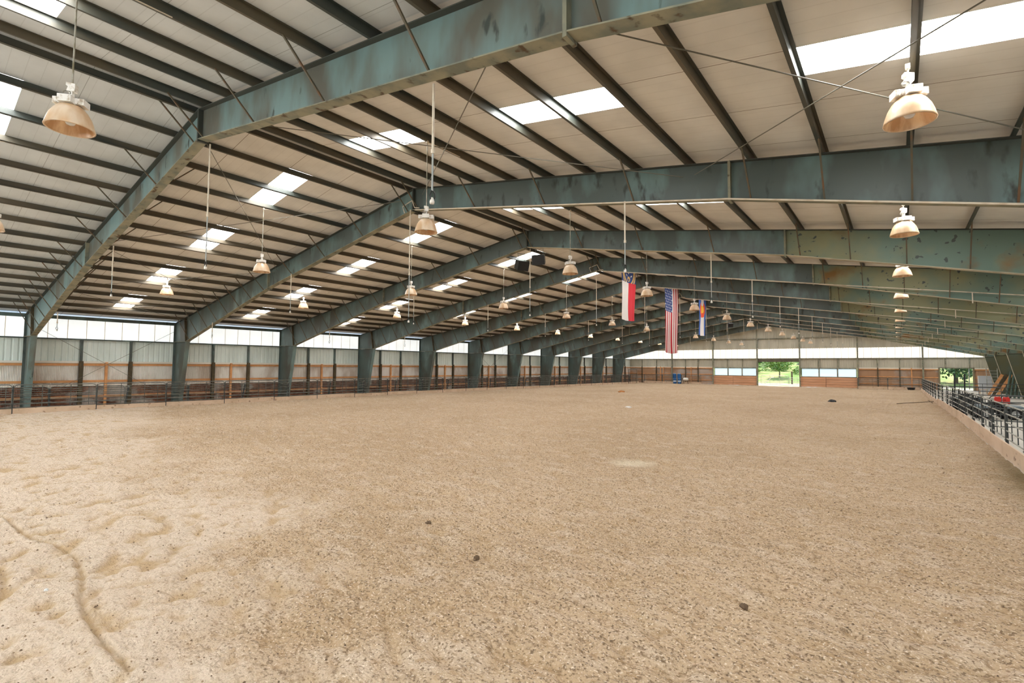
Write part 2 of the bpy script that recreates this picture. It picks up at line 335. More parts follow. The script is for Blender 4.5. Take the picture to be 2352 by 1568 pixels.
c = mixc(ramp(noise(1.3, 5, (1, 2.2, 1), .5), .50, .66, 0, .45), c, (.68, .56, .44))
c = mixc(mul(ramp(noise(5.5, 5, (1, 1.6, 1), .5), .54, .66, 0, .75), ramp(pale, 0, 1, 1., .45)), c, (.40, .265, .145))
c = mixc(mul(ramp(noise(13., 5, (1, 1.4, 1), .5), .55, .66, 0, .75), rough_), c, (.25, .165, .095))
c = mixc(mul(ramp(noise(30., 4), .55, .64, 0, .85), rough_), c, (.17, .11, .065))
c = mixc(mul(ramp(noise(42., 3), .58, .67, 0, .75), ramp(pale, 0, 1, 1., .5)), c, (.86, .74, .60))
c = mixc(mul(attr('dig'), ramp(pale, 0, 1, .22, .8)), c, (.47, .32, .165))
c = mixc(mul(attr('moist'), .8), c, (.17, .13, .06))
sp = N.new('ShaderNodeSeparateXYZ'); L.new(tc.outputs['Object'], sp.inputs[0])
pxy = px_ground(1452, 1062)
vm = N.new('ShaderNodeVectorMath'); vm.operation = 'DISTANCE'; L.new(tc.outputs['Object'], vm.inputs[0]); vm.inputs[1].default_value = (pxy[0], pxy[1], 0)
c = mixc(ramp(vm.outputs['Value'], .75, .25, 0, .6), c, (.74, .66, .50))     # the pale dried patch
L.new(c, b.inputs['Base Color'])
bp = N.new('ShaderNodeBump'); bp.inputs['Strength'].default_value = 1.; bp.inputs['Distance'].default_value = .032
ad = N.new('ShaderNodeMath'); ad.operation = 'ADD'; L.new(noise(38., 5), ad.inputs[0])
m2 = N.new('ShaderNodeMath'); m2.operation = 'MULTIPLY'; m2.inputs[1].default_value = 3.2; L.new(noise(9., 4, (1, 1.5, 1), .5), m2.inputs[0]); L.new(m2.outputs[0], ad.inputs[1])
L.new(ad.outputs[0], bp.inputs['Height']); L.new(bp.outputs[0], b.inputs['Normal'])
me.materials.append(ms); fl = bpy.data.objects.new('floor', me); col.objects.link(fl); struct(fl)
# concrete aisle and the strip under the left fence
mb = MB()
for (xa, xb) in ((2.5, XRT+.1), (XL-.1, -37.6)):
    ys = [YB, 30, YE]
    for ya, yb in zip(ys[:-1], ys[1:]):
        mb.add([(xa, ya, gz(ya)), (xb, ya, gz(ya)), (xb, yb, gz(yb)), (xa, yb, gz(yb)), (xa, ya, -.4), (xb, ya, -.4), (xb, yb, -.4), (xa, yb, -.4)],
               [(0, 1, 2, 3), (7, 6, 5, 4), (0, 4, 5, 1), (2, 6, 7, 3), (1, 5, 6, 2), (0, 3, 7, 4)], 0 if xa > 0 else 1)
struct(mb.build('floor_aisle', ['concrete', 'board']))
# ---------------------------------------------------------------- ceiling lining with openings for the skylights
SKY = [(1.8, 4.8), (7.8, 10.8), (13.8, 16.8), (19.8, 22.8)]
SB = (.443, .563)
zd = lambda d: ztop(d)+.205
mb = MB(); mbn = MB()
def slab(s, d0, d1, y0, y1, dz=0., th=.03, mi=0, tgt=None):
    t = tgt or mb; a, c_ = XR+s*d0, XR+s*d1
    t.hexa((a, y0, zd(d0)+dz), (c_, y0, zd(d1)+dz), (c_, y1, zd(d1)+dz), (a, y1, zd(d0)+dz), (0, 0, th), mi)
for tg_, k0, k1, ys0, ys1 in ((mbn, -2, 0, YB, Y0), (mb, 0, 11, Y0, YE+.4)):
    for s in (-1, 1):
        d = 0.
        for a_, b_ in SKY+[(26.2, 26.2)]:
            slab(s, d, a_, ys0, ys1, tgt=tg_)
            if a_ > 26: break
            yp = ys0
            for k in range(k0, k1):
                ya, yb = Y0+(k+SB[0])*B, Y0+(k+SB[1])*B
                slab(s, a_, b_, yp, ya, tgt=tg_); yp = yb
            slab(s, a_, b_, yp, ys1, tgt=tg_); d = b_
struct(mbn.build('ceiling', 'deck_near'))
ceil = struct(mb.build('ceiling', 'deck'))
n = 0
for s in (-1, 1):
    for k in range(-2, 11):
        for (a_, b_) in SKY:
            n += 1; w1 = MB(); slab(s, a_, b_, Y0+(k+SB[0])*B, Y0+(k+SB[1])*B, .07, .02, 0, w1)
            o = w1.build('window_%d' % n, 'skylight'); struct(o)
            f = MB(); ya, yb = Y0+(k+SB[0])*B, Y0+(k+SB[1])*B
            for (u0, u1) in ((ya-.05, ya+.004), (yb-.004, yb+.05)): slab(s, a_-.03, b_+.03, u0, u1, .031, .075, 0, f)
            for (e0, e1) in ((a_-.05, a_+.004), (b_-.004, b_+.05)): slab(s, e0, e1, ya, yb, .031, .075, 0, f)
            f.build('window_frame', 'rim', o)
            w1 = None
NW = n
# ---------------------------------------------------------------- side walls
def sheet(t, ax, fixed, nrm, a, b, z0, z1, pitch, kind, mi=0, top=None):
    """ribbed sheet standing along x or y; `nrm` is the sign of the room side"""
    prof = []
    if kind == 'rib':
        s_ = a
        while s_ < b-.01:
            for du, dn in ((0, 0), (.03, -.03), (.08, -.03), (.11, 0)): prof.append((min(s_+du, b), dn))
            s_ += pitch
        prof.append((b, 0))
    else:
        nn = max(2, int((b-a)/(pitch/4)))
        for i_ in range(nn+1): prof.append((a+(b-a)*i_/nn, [0, .007, 0, -.007][i_ % 4]*1.6))
    pf = [prof[0]]
    for q_ in prof[1:]:
        if q_[0] > pf[-1][0]+1e-5: pf.append(q_)
    vs = []
    for u, dn in pf:
        ztp = z1 if top is None else top(u)
        for zz in (z0, ztp): vs.append((fixed+nrm*dn, u, zz) if ax == 'y' else (u, fixed+nrm*dn, zz))
    t.add(vs, [(2*i_, 2*i_+2, 2*i_+3, 2*i_+1) for i_ in range(len(pf)-1)], mi)
for s, nm in ((-1, 'left'), (1, 'right')):
    xw = XR+s*DW; nr = -s
    wl = MB(); sheet(wl, 'y', xw, nr, YB, YE, 2.80, 4.27, .3048, 'rib')
    wall = struct(wl.build('wall_'+nm, 'wall'))
    c1 = MB(); sheet(c1, 'y', xw+nr*.02, nr, YB, YE, 1.25, 2.8, .068, 'corr'); c1.build('upper_wainscot', 'corr', wall)
    c1 = MB(); sheet(c1, 'y', xw+nr*.02, nr, YB, YE, -.3, 1.25, .068, 'corr'); c1.build('lower_wainscot', 'corr_dirty', wall)
    g = MB(); g.box(min(xw, xw+nr*.2), max(xw, xw+nr*.2), YB, YE, 4.19, 4.27); g.build('girt', 'web_dark', wall)
    g = MB(); g.box(min(xw, xw+nr*.16), max(xw, xw+nr*.16), YB, YE, 5.45, 5.66); g.build('eave_strut', 'web_dark', wall)
    g = MB(); g.box(min(xw, xw+nr*.14), max(xw, xw+nr*.14), YB, YE, 2.73, 2.86); g.build('cap_strip', 'cap', wall)
    for z0, z1 in ((2.57, 2.72), (1.52, 1.66), (.55, .68)):
        g = MB(); g.box(min(xw+nr*.04, xw+nr*.09), max(xw+nr*.04, xw+nr*.09), YB, YE, z0, z1); g.build('timber_rail', 'wood', wall)
    for k in range(-2, 11):
        NW += 1; ya, yb = Y0+k*B, Y0+(k+1)*B
        wb = MB(); x0, x1 = sorted((xw, xw-nr*.02)); wb.box(x0, x1, ya, yb, 4.27, 5.46); struct(wb.build('window_%d' % NW, 'band'))
        if k < -1: continue
        for fr_ in (1/3., 2/3.):
            yy = ya+fr_*B; g = MB(); g.box(*sorted((xw+nr*.05, xw+nr*.21)), yy-.06, yy+.06, 2.86, 4.2); g.build('steel_post', 'web_dark', wall)
            g = MB(); g.box(*sorted((xw+nr*.09, xw+nr*.28)), yy-.10, yy+.10, -.1, 2.86); g.build('timber_post', 'wood_dark', wall)
        yy = ya+.5*B; g = MB(); g.box(*sorted((xw+nr*.09, xw+nr*.22)), yy-.07, yy+.07, -.1, 2.8); g.build('timber_stud', 'wood', wall)
# rear wall behind the camera
mb = MB()
for xa, xb in ((XL, -22.), (-12., XRT)): sheet(mb, 'x', YB, 1, xa, xb, -.3, 4.22, .3048, 'rib')
sheet(mb, 'x', YB, 1, XL, XRT, 5.8, 9., .3048, 'rib', 0, top=lambda x: max(5.8, zd(abs(x-XR)))); struct(mb.build('wall_rear', 'wall_end'))
NW += 1; wb = MB(); wb.prism([(XR-24.4, 4.22), (XR+24.4, 4.22), (XR+24.4, 5.8), (XR-24.4, 5.8)], YB-.02, YB); struct(wb.build('window_%d' % NW, 'rear_fill'))  # added glowing fill, out of view
# ---------------------------------------------------------------- far end wall
ECOL = [-32.4, -25.2, -18.2, -12.1, -4.65, 2.75]
D1 = (-18.1, -12.2, 3.72); D2 = (4.5, 7.8, 2.85)
mb = MB(); G = gz(YE)
for xa, xb in ((XL, D1[0]), (D1[1], D2[0]), (D2[1], XRT)): sheet(mb, 'x', YE, -1, xa, xb, 2.8, 4.22, .3048, 'rib')
sheet(mb, 'x', YE, -1, D2[0], D2[1], 2.85, 4.22, .3048, 'rib')
sheet(mb, 'x', YE, -1, XL, XRT, 5.8, 9., .3048, 'rib', 0, top=lambda x: max(5.8, zd(abs(x-XR))))
wend = struct(mb.build('wall_back', 'wall_end'))
c1 = MB(); c2_ = MB()
for xa, xb in ((XL, -25.2), (-4.65, D2[0]), (D2[1], XRT)):
    sheet(c1, 'x', YE-.02, -1, xa, xb, 1.25, 2.8, .068, 'corr'); sheet(c2_, 'x', YE-.02, -1, xa, xb, G-.2, 1.25, .068, 'corr', 0)
c1.build('upper_wainscot', 'corr_end', wend); c2_.build('lower_wainscot', 'corr_end', wend)
g = MB(); g.box(D1[0], D1[1], YE-.25, YE, 3.72, 4.22); g.build('door_header', mat('brown_roll_door', (.12, .10, .065), .6, c2=(.09, .075, .05), scale=2), wend)
for z0, z1, nm_ in ((4.20, 4.30, 'girt'), (7.42, 7.56, 'girt')):
    hx = 25.6 if z0 < 5 else 13.6
    g = MB(); g.box(XR-hx, XR+hx, YE-.2, YE-.03, z0, z1); g.build(nm_, 'flange', wend)
for xa, xb in ((XL, -25.2), (-4.65, D2[0]), (D2[1], XRT)):
    g = MB(); g.box(xa, xb, YE-.14, YE-.02, 2.73, 2.86); g.build('cap_strip', 'cap', wend)
    for z0, z1 in ((2.57, 2.72), (1.5, 1.63), (.5, .62)):
        g = MB(); g.box(xa, xb, YE-.12, YE-.04, z0, z1); g.build('timber_rail', 'wood', wend)
for xx in (-38.2, -35.4, -34.6, -30.0, -27.8, -2.3, .2, 1.5):
    g = MB(); g.box(xx-.07, xx+.07, YE-.26, YE-.1, -.3, 2.86); g.build('timber_post', 'wood_dark' if xx not in (-34.6, 1.5) else 'wood', wend)
for xx in (-34.0, -29.): 
    g = MB(); g.box(xx-.06, xx+.06, YE-.25, YE-.1, -.3, 2.8); g.build('timber_stud', 'wood', wend)
for xx in (-38.2, -35.4, -30.0, -27.8, -22.9, -20.5, -9.6, -7.1, -2.3, .2, 5.1, 7.5):
    g = MB(); g.box(xx-.06, xx+.06, YE-.2, YE-.05, 2.86, 4.2); g.build('steel_post', 'flange', wend)
for xx in (D2[0]-.07, D2[1]+.07):
    g = MB(); g.box(xx-.09, xx+.09, YE-.2, YE+.05, -.3, 2.9); g.build('door_jamb', mat('olive_jamb', (.22, .19, .11), .7), wend)
g = MB(); g.box(D2[0]-.16, D2[1]+.16, YE-.2, YE+.05, 2.82, 2.95); g.build('door_lintel', 'flange', wend)
# translucent band of the end wall
xs = [XL]+ECOL+[XRT]
for xa, xb in zip(xs[:-1], xs[1:]):
    NW += 1; wb = MB(); th = .02
    P = [(xa, 4.22)]+[(xb, 4.22)]
    tb = min(5.82, zd(abs(xb-XR))-.02); ta = min(5.82, zd(abs(xa-XR))-.02)
    wb.prism([(xa, 4.22), (xb, 4.22), (xb, tb), (xa, ta)], YE+.0, YE+th); struct(wb.build('window_%d' % NW, 'band_end'))
# end windows over plank kick walls
for (xa, xb) in ((-25.05, -18.35), (-11.95, -4.8)):
    w3 = (xb-xa)/3
    for i_ in range(3):
        NW += 1; x0 = xa+i_*w3+.08; x1 = xa+(i_+1)*w3-.08
        f = MB(); f.box(x0-.08, x0, YE-.12, YE+.02, 1.4, 2.8); f.box(x1, x1+.08, YE-.12, YE+.02, 1.4, 2.8); f.box(x0, x1, YE-.12, YE+.02, 2.68, 2.8); f.box(x0, x1, YE-.12, YE+.02, 1.4, 1.46)
        fo = struct(f.build('window_%d' % NW, 'flange')); pn = MB(); pn.box(x0, x1, YE-.05, YE-.04, 1.46, 2.68); pn.build('pane', 'pane', fo)
    xm = (xa+xb)/2-.3
    t = empty('kick_wall', (0, 0, 0)); tag(t, 'low wall of reddish planks under the frosted windows %s the open doorway' % ('left of' if xa < -18 else 'right of'), 'plank wall')
    for i_ in range(4):
        for x0, x1 in ((xa-.1, xm-.02), (xm+.02, xb+.1)):
            pb = MB(); z0 = G+.02+i_*.38; pb.box(x0, x1, YE-.22, YE-.14, z0, z0+.355); pb.build('plank', 'plank', t)
    pb = MB(); pb.box(xa-.1, xb+.1, YE-.135, YE-.02, G, 1.4); pb.build('backing', 'gap', t)
# ---------------------------------------------------------------- end wall columns
for i_, xc in enumerate(ECOL):
    t = empty('end_wall_column', (xc, YE-.3, G-.05)); top = ztop(abs(xc-XR))-(G-.05)
    m = MB(); m.box(-.01, .01, -.13, .13, 0, top); m.build('web', 'web_dark', t)
    for yy in (-.14, .13):
        m = MB(); m.box(-.09, .09, yy, yy+.012, 0, top); m.build('flange', 'flange', t)
    tag(t, 'slim olive steel column on the far end wall, %s from the left corner' % ORD[i_], 'column', 'far end wall columns')
# ================================================================ RIGID FRAMES
KN, CO, CB = 23.2, 25.5, 24.2                    # knee, outer face, inner face at the foot, from the ridge line
def frame_parts(root, olive):
    web = 'web' if olive == 0 else 'web_mid'; rw = 'web' if olive == 0 else 'web_dark'  # nearest frame's lighter steel holds the rear daylight in its colour
    for s in (-1, 1):
        hw = 'web_olive' if (olive == 2 and s > 0) else ('web_dark' if (olive == 1 and s > 0) else web)
        # rafter from ridge to splice
        def member(name, d0, d1, zb0, zb1, wmat):
            m = MB(); n_ = 10; tp = [(s*(d0+(d1-d0)*i/n_), ztop(d0+(d1-d0)*i/n_)-.015) for i in range(n_+1)]
            bt = [(s*(d0+(d1-d0)*i/n_), zb0+(zb1-zb0)*i/n_+.015) for i in range(n_+1)]
            for i in range(n_):
                vs = []
                for yy in (-.008, .008): vs += [(tp[i][0], yy, tp[i][1]), (tp[i+1][0], yy, tp[i+1][1]), (bt[i+1][0], yy, bt[i+1][1]), (bt[i][0], yy, bt[i][1])]
                m.add(vs, [(0, 1, 2, 3), (7, 6, 5, 4)])
            w_ = m.build(name, wmat, root)
            f = MB(); f.hexa((s*d0, -.13, ztop(d0)-.02), (s*d1, -.13, ztop(d1)-.02), (s*d1, .13, ztop(d1)-.02), (s*d0, .13, ztop(d0)-.02), (0, 0, .02)); f.build('top_flange', 'flange_top', w_)
            f = MB(); f.hexa((s*d0, -.13, zb0), (s*d1, -.13, zb1), (s*d1, .13, zb1), (s*d0, .13, zb0), (0, 0, .022)); f.build('bottom_flange', 'flange_lit' if (olive == 2 and s > 0) else 'flange', w_)
        member('rafter', 0, 11.8, 8.87, zbot(11.8), rw)
        member('haunch', 11.84, KN, zbot(11.84), zbot(KN), hw)
        # knee panel
        m = MB(); pl = [(s*KN, 4.27), (s*CO, 4.27), (s*CO, ztop(CO)), (s*KN, ztop(KN)-.015)]; m.prism(pl, -.008, .008); w_ = m.build('knee_panel', hw, root)
        f = MB(); f.hexa((s*KN, -.13, ztop(KN)-.02), (s*(CO+.02), -.13, ztop(CO+.02)-.02), (s*(CO+.02), .13, ztop(CO+.02)-.02), (s*KN, .13, ztop(KN)-.02), (0, 0, .02)); f.build('top_flange', 'flange_top', w_)
        f = MB(); f.hexa((s*(KN-.1), -.14, 4.23), (s*CO, -.14, 4.27), (s*CO, .14, 4.27), (s*(KN-.1), .14, 4.23), (0, 0, .03)); f.build('stiffener', 'flange', w_)
        f = MB(); f.hexa((s*(KN+.05), -.14, 4.27), (s*(KN+.12), -.14, 4.27), (s*(KN+.42), -.14, ztop(KN+.4)-.03), (s*(KN+.35), -.14, ztop(KN+.4)-.03), (0, .28, 0)); f.build('end_plate', 'wood_dark', w_)
        # column
        m = MB(); m.prism([(s*CB, -.2), (s*CO, -.2), (s*CO, 4.25), (s*KN, 4.25)], -.008, .008); w_ = m.build('column', web if not (olive == 2 and s > 0) else 'olive_dark', root)
        f = MB(); f.hexa((s*CO, -.13, -.2), (s*(CO+.022), -.13, -.2), (s*(CO+.022), -.13, ztop(CO)-.02), (s*CO, -.13, ztop(CO)-.02), (0, .26, 0)); f.build('outer_flange', 'web_dark', w_)
        f = MB(); f.hexa((s*CB, -.13, -.2), (s*(CB-.025), -.13, -.2), (s*(KN-.025), -.13, 4.24), (s*KN, -.13, 4.24), (0, .26, 0)); f.build('inner_flange', ('flange_lit' if olive == 2 else 'flange') if s > 0 else 'web', w_)
        # splice plates at the kink
        m = MB(); m.hexa((s*11.79, -.13, zbot(11.8)-.06), (s*11.85, -.13, zbot(11.8)-.06), (s*11.85, -.13, ztop(11.8)), (s*11.79, -.13, ztop(11.8)), (0, .26, 0)); m.build('splice_plate', 'flange', root)
        # flange braces down from the purlins
        for side in (-1, 1):
            for ip, d in enumerate(PUR):
                if d > 23.2 or (d < 11.8 and ip % 2 == 1) : continue
                m = MB(); beam(m, (s*d, side*.95, ztop(d)+.02), (s*d, side*.09, zbot(d)+.04), .035, .035); m.build('flange_brace', 'brace', root)
    m = MB(); m.box(-.035, .035, -.13, .13, 8.82, ZT-.02); m.build('ridge_plate', 'flange_top', root)
frames = []
protoA = empty('portal_frame', (XR, Y0, 0)); frame_parts(protoA, 0); protoM = empty('portal_frame', (XR, Y0+B, 0)); frame_parts(protoM, 1)
protoB = empty('portal_frame', (XR, Y0+2*B, 0)); frame_parts(protoB, 2)
reg(None)
CNT = ['nearest the camera', 'second from the camera', 'third from the camera']+[o+' from the camera' for o in ORD[3:]]
for k in range(0, 11):
    if k == 0: o = protoA
    elif k == 1: o = protoM
    elif k == 2: o = protoB
    else: o = copy_tree(protoB)
    o.location = (XR, Y0+k*B, 0)
    tag(o, 'green steel portal frame arching over the arena, %s' % CNT[k], 'steel frame', 'portal frames across the arena')
# ---------------------------------------------------------------- purlins, each a run down the whole roof
for s, nm_ in ((-1, 'left'), (1, 'right')):
    for ip, d in enumerate(PUR):
        m = MB(); x = s*d; a = S*s
        zb = 0.0
        def P_(dx, dz): return (s*dx, 0, dz-S*dx)
        # zed section: bottom flange, web, top flange
        for (x0, z0, x1, z1) in ((-.065, 0, 0, .012), (-.004, 0, .006, .2), (0, .19, .065, .2)):
            m.hexa((s*x0, 0, z0-S*x0), (s*x1, 0, z0-S*x1), (s*x1, 0, z1-S*x1), (s*x0, 0, z1-S*x0), (0, YE-YB-.05, 0))
        m.hexa((s*-.065, 0, S*.065), (s*-.06, 0, S*.06), (s*-.06, 0, .035+S*.06), (s*-.065, 0, .035+S*.065), (0, YE-YB-.05, 0))
        o = m.build('roof_purlin', 'purlin' if s > 0 or ip < 4 else 'purlin_brown', None, (XR+s*d, YB, ztop(d)+.001))
        tag(o, 'long dark roof purlin on the %s slope, %s below the ridge' % (nm_, ORD[ip]), 'purlin', 'purlins of the %s roof slope' % nm_)
# ---------------------------------------------------------------- crossed bracing rods
def rod(a, b, label, r=.011):
    a = Vector(a); b = Vector(b); m = MB(); m.tube([Vector((0, 0, 0)), b-a], r, 6); o = m.build('brace_rod', 'wire', None, a); tag(o, label, 'bracing rod', 'crossed bracing rods'); return o
names = ['ridge', 'middle', 'eave']
for k, nmk in ((0, 'nearest bay'), (5, 'sixth bay')):
    ya, yb = Y0+k*B+.15, Y0+(k+1)*B-.15
    for s, nm_ in ((-1, 'left'), (1, 'right')):
        for (d0, d1), nmz in zip(((.6, 10.7), (11.0, 17.8), (18.1, 23.)), names):
            z0, z1 = ztop(d0)-.30, ztop(d1)-.34
            rod((XR+s*d0, ya, z0), (XR+s*d1, yb, z1), 'thin rod under the %s roof slope, %s panel of the %s, leaning outward' % (nm_, nmz, nmk))
            rod((XR+s*d0, yb, z0), (XR+s*d1, ya, z1), 'thin rod under the %s roof slope, %s panel of the %s, leaning inward' % (nm_, nmz, nmk))
    xw = XL+.42
    rod((xw, ya, 5.0), (xw, yb, .3), 'thin rod on the left wall of the %s, falling away from the camera' % nmk)
    rod((xw, yb, 5.0), (xw, ya, .3), 'thin rod on the left wall of the %s, rising away from the camera' % nmk)
# ================================================================ LAMPS
def make_lamp(L_rod):
    t = empty('high_bay_lamp')
    pr = [(r_*1.06, h_*1.06) for r_, h_ in [(.297, 0), (.300, .008), (.292, .03), (.275, .10), (.245, .19), (.20, .27), (.150, .33), (.10, .350)]]
    sh = MB().lathe(pr, 40).build('lamp_shade', 'shade', t, smooth=True)
    MB().lathe([(r-.006, h-.004 if h > .01 else h) for r, h in pr], 40).build('shade_lining', 'shade_in', sh, smooth=True)
    MB().tube([(.299*math.cos(a), .299*math.sin(a), .004) for a in [2*math.pi*i/36 for i in range(37)]], .006, 6).build('rim', 'shade', sh)
    MB().lathe([(.001, .06), (.05, .075), (.075, .12), (.07, .18), (.035, .26), (.03, .33)], 20).build('bulb', 'bulb', t, smooth=True)
    m = MB(); m.box(-.21, .21, -.085, .085, .37, .47); m.box(-.19, .19, -.095, .095, .385, .455); m.box(-.09, .09, -.19, .14, .365, .475)
    for x in (-.16, -.12, .12, .16): m.box(x-.012, x+.012, -.10, .10, .375, .465)
    m.box(-.06, .06, -.07, .07, .475, .50); ho = m.build('ballast_housing', 'cast', t)
    m = MB(); m.tube([(0, 0, .345), (0, 0, .375)], .085, 16); m.build('collar', 'rim', ho)
    m = MB(); m.prism([(-.055, .60), (.055, .60), (.06, .66), (.06, .72), (-.06, .74), (-.065, .69), (-.035, .67)], -.045, .045); m.box(-.02, .02, -.03, .03, .50, .61); hk = m.build('hook_box', 'cast', t)
    m = MB(); m.tube([(-.05+.05*math.cos(a), -.03, .57+.035*math.sin(a)) for a in [i*2*math.pi/10 for i in range(11)]], .008, 6); m.build('cord_loop', 'wire', hk)
    m = MB(); m.tube([(0, 0, .73), (0, 0, L_rod)], .012, 8); m.build('hanging_rod', 'rod', t)
    m = MB(); m.tube([(0, .01, L_rod-.03), (.01, .1, L_rod-.02), (.0, .22, L_rod), (0, .7, L_rod+.012), (0, 1.3, L_rod+.012)], .012, 6); m.box(-.03, .03, -.03, .03, L_rod-.05, L_rod+.02); m.build('conduit', 'pipe', t)
    return t
ZR = 6.38
d48 = 4.8; d153 = 15.3
long_l = make_lamp(ztop(d48)-ZR-.01); short_l = make_lamp(ztop(d153)-ZR-.01); reg(None)
rows = [(-1, d153, short_l, 'the lower left row'), (-1, d48, long_l, 'the row just left of the ridge'), (1, d48, long_l, 'the row just right of the ridge'), (1, d153, short_l, 'the lower right row')]
used = set(); LAMPROT = []
for s, d, pr, nm_ in rows:
    j = 0
    for k in range(-1, 11):
        if k == -1 and not (d == d48): continue
        if pr.name not in used: o = pr; used.add(pr.name)
        else: o = copy_tree(pr)
        o.location = (XR+s*d+(-.09 if d == d153 else 0), Y0+(k+.5)*B+(.12 if k >= 0 else .29), ZR-(.08 if (d == d153 and s > 0) else 0)+random.uniform(-.02, .03)); rz_ = random.uniform(-.5, .9) if k > -1 else .9
        for c_ in col.objects[-8:] if False else []: pass
        LAMPROT.append((o, rz_))
        tag(o, 'amber bell lamp in %s, %s from the camera' % (nm_, ORD[j]), 'hanging lamp', 'high bay lamps of '+nm_); j += 1
for c_ in list(col.objects):
    if c_.name.startswith(('ballast_housing', 'hook_box')):
        for o_, rz_ in LAMPROT:
            if c_.parent == o_: c_.rotation_euler[2] = rz_; break
# ================================================================ WATER PIPES AND DROPS
for k in range(0, 11):
    yy = Y0+k*B+.19
    if k not in (0, 2):
        for s, nm_ in ((-1, 'left'), (1, 'right')):
            m = MB(); x0 = s*.28
            if k in (1, 2, 3) and not (k == 3 and s > 0): pts = [(s*d, 0, zbot(d)-.03) for d in [.28, 3, 6, 9, 11.8, 13, 15, 17, 18.6]]
            else: pts = [(s*d, 0, zbot(d)-.03) for d in [.28, 3, 6, 9, 11.8]]+[(s*17.5, 0, 6.83-.163*5.7), (s*17.5, 0, 5.42)] if s < 0 else [(s*d, 0, zbot(d)-.03) for d in [.28, 3, 6, 9, 11.8]]+[(s*22.6, 0, 6.83-.163*10.8)]
            yz = .02 if s > 0 else 0
            m.tube([(p[0], p[1]-.42, p[2]) for p in pts] if k >= 1 else pts, .021, 8)
            if s > 0 and k >= 3: m.tube([(s*17.5, 0 if k == 0 else -.42, 6.83-.163*5.7), (s*17.5, -.42, 5.45)], .021, 8)
        o = m.build('water_pipe', 'pipe', None, (XR, yy, 0)); tag(o, 'cream water pipe under the %s rafter of the %s frame from the camera' % (nm_, ORD[k]), 'pipe', 'water pipes under the rafters')
    if k in (1, 3, 5, 7, 9):
        m = MB(); z = 8.93
        m.tube([(-.42, -.36, z-.12), (-.55, -.36, z+.16), (-.15, -.36, z+.26), (.02, -.36, z+.30), (.18, -.36, z-.02), (.45, -.36, z-.08)], .02, 8)
        o = m.build('pipe_offset', 'pipe', None, (XR, yy, 0)); tag(o, 'bent cream pipe looping under the ridge of the %s frame from the camera' % ORD[k], 'pipe', 'pipe loops at the ridge')
def make_drop(Lp):
    t = empty('sprinkler_drop'); top = Lp
    m = MB(); m.tube([(0, 0, top*.42), (0, 0, top)], .021, 10); m.tube([(0, 0, top*.42-.03), (0, 0, top*.42+.04)], .033, 10); m.build('white_pipe', 'pipe', t)
    m = MB(); m.tube([(0, 0, .18), (0, 0, top*.42)], .016, 8); m.build('hose', 'clear', t)
    m = MB(); m.tube([(0, 0, .20), (.045, 0, .15), (.05, 0, .08), (.02, 0, .03), (-.03, 0, .04), (-.045, 0, .10), (-.02, 0, .16), (0, 0, .2)], .010, 6); m.build('hose_loop', 'black', t)
    m = MB(); m.lathe([(.0, -.04), (.035, -.035), (.04, 0), (.025, .05), (.015, .07), (0, .07)], 12); m.build('nozzle', 'white', t, smooth=True)
    return t
dd = [(0, 'at the ridge'), (9.1, 'right'), (-9.1, 'left'), (-18.6, 'low left'), (18.6, 'low right')]
protos = {}
for d, nm_ in dd:
    ad = abs(d); zt_ = {0: 8.85, 9.1: zbot(9.1), 18.6: zbot(18.6)}[ad]; zb_ = {0: 4.42, 9.1: 5.36, 18.6: 4.36}[ad]
    if d == 0: zb0 = 5.36
    for k in range(0, 11):
        if ad == 18.6 and (k > 3 or d > 0): continue
        zt2 = zt_
        if ad == 18.6 and k >= 4: zt2 = 5.70
        zb2 = 4.42 if (d == 0 and k == 1) else (5.36 if ad < 10 else 4.38 if k < 4 else 5.12)
        key = round(zt2-zb2, 3)
        new = key not in protos
        if new: protos[key] = make_drop(key); reg(None); o = protos[key]
        else: o = copy_tree(protos[key])
        yy = Y0+k*B+(.2 if (k in (0, 2) or True) else 0); yoff = .2 if k in (0, 2) else -.23
        o.location = (XR+d, Y0+k*B+yoff, zb2); o.rotation_euler = (0, 0, random.uniform(0, 6))
        where = 'at the ridge' if d == 0 else ('on the %s side, %s' % ('left' if d < 0 else 'right', 'upper' if ad < 10 else 'lower'))
        tag(o, 'sprinkler drop pipe hanging from the %s frame from the camera, %s' % (ORD[k], where), 'sprinkler drop', 'sprinkler drops under the frames')
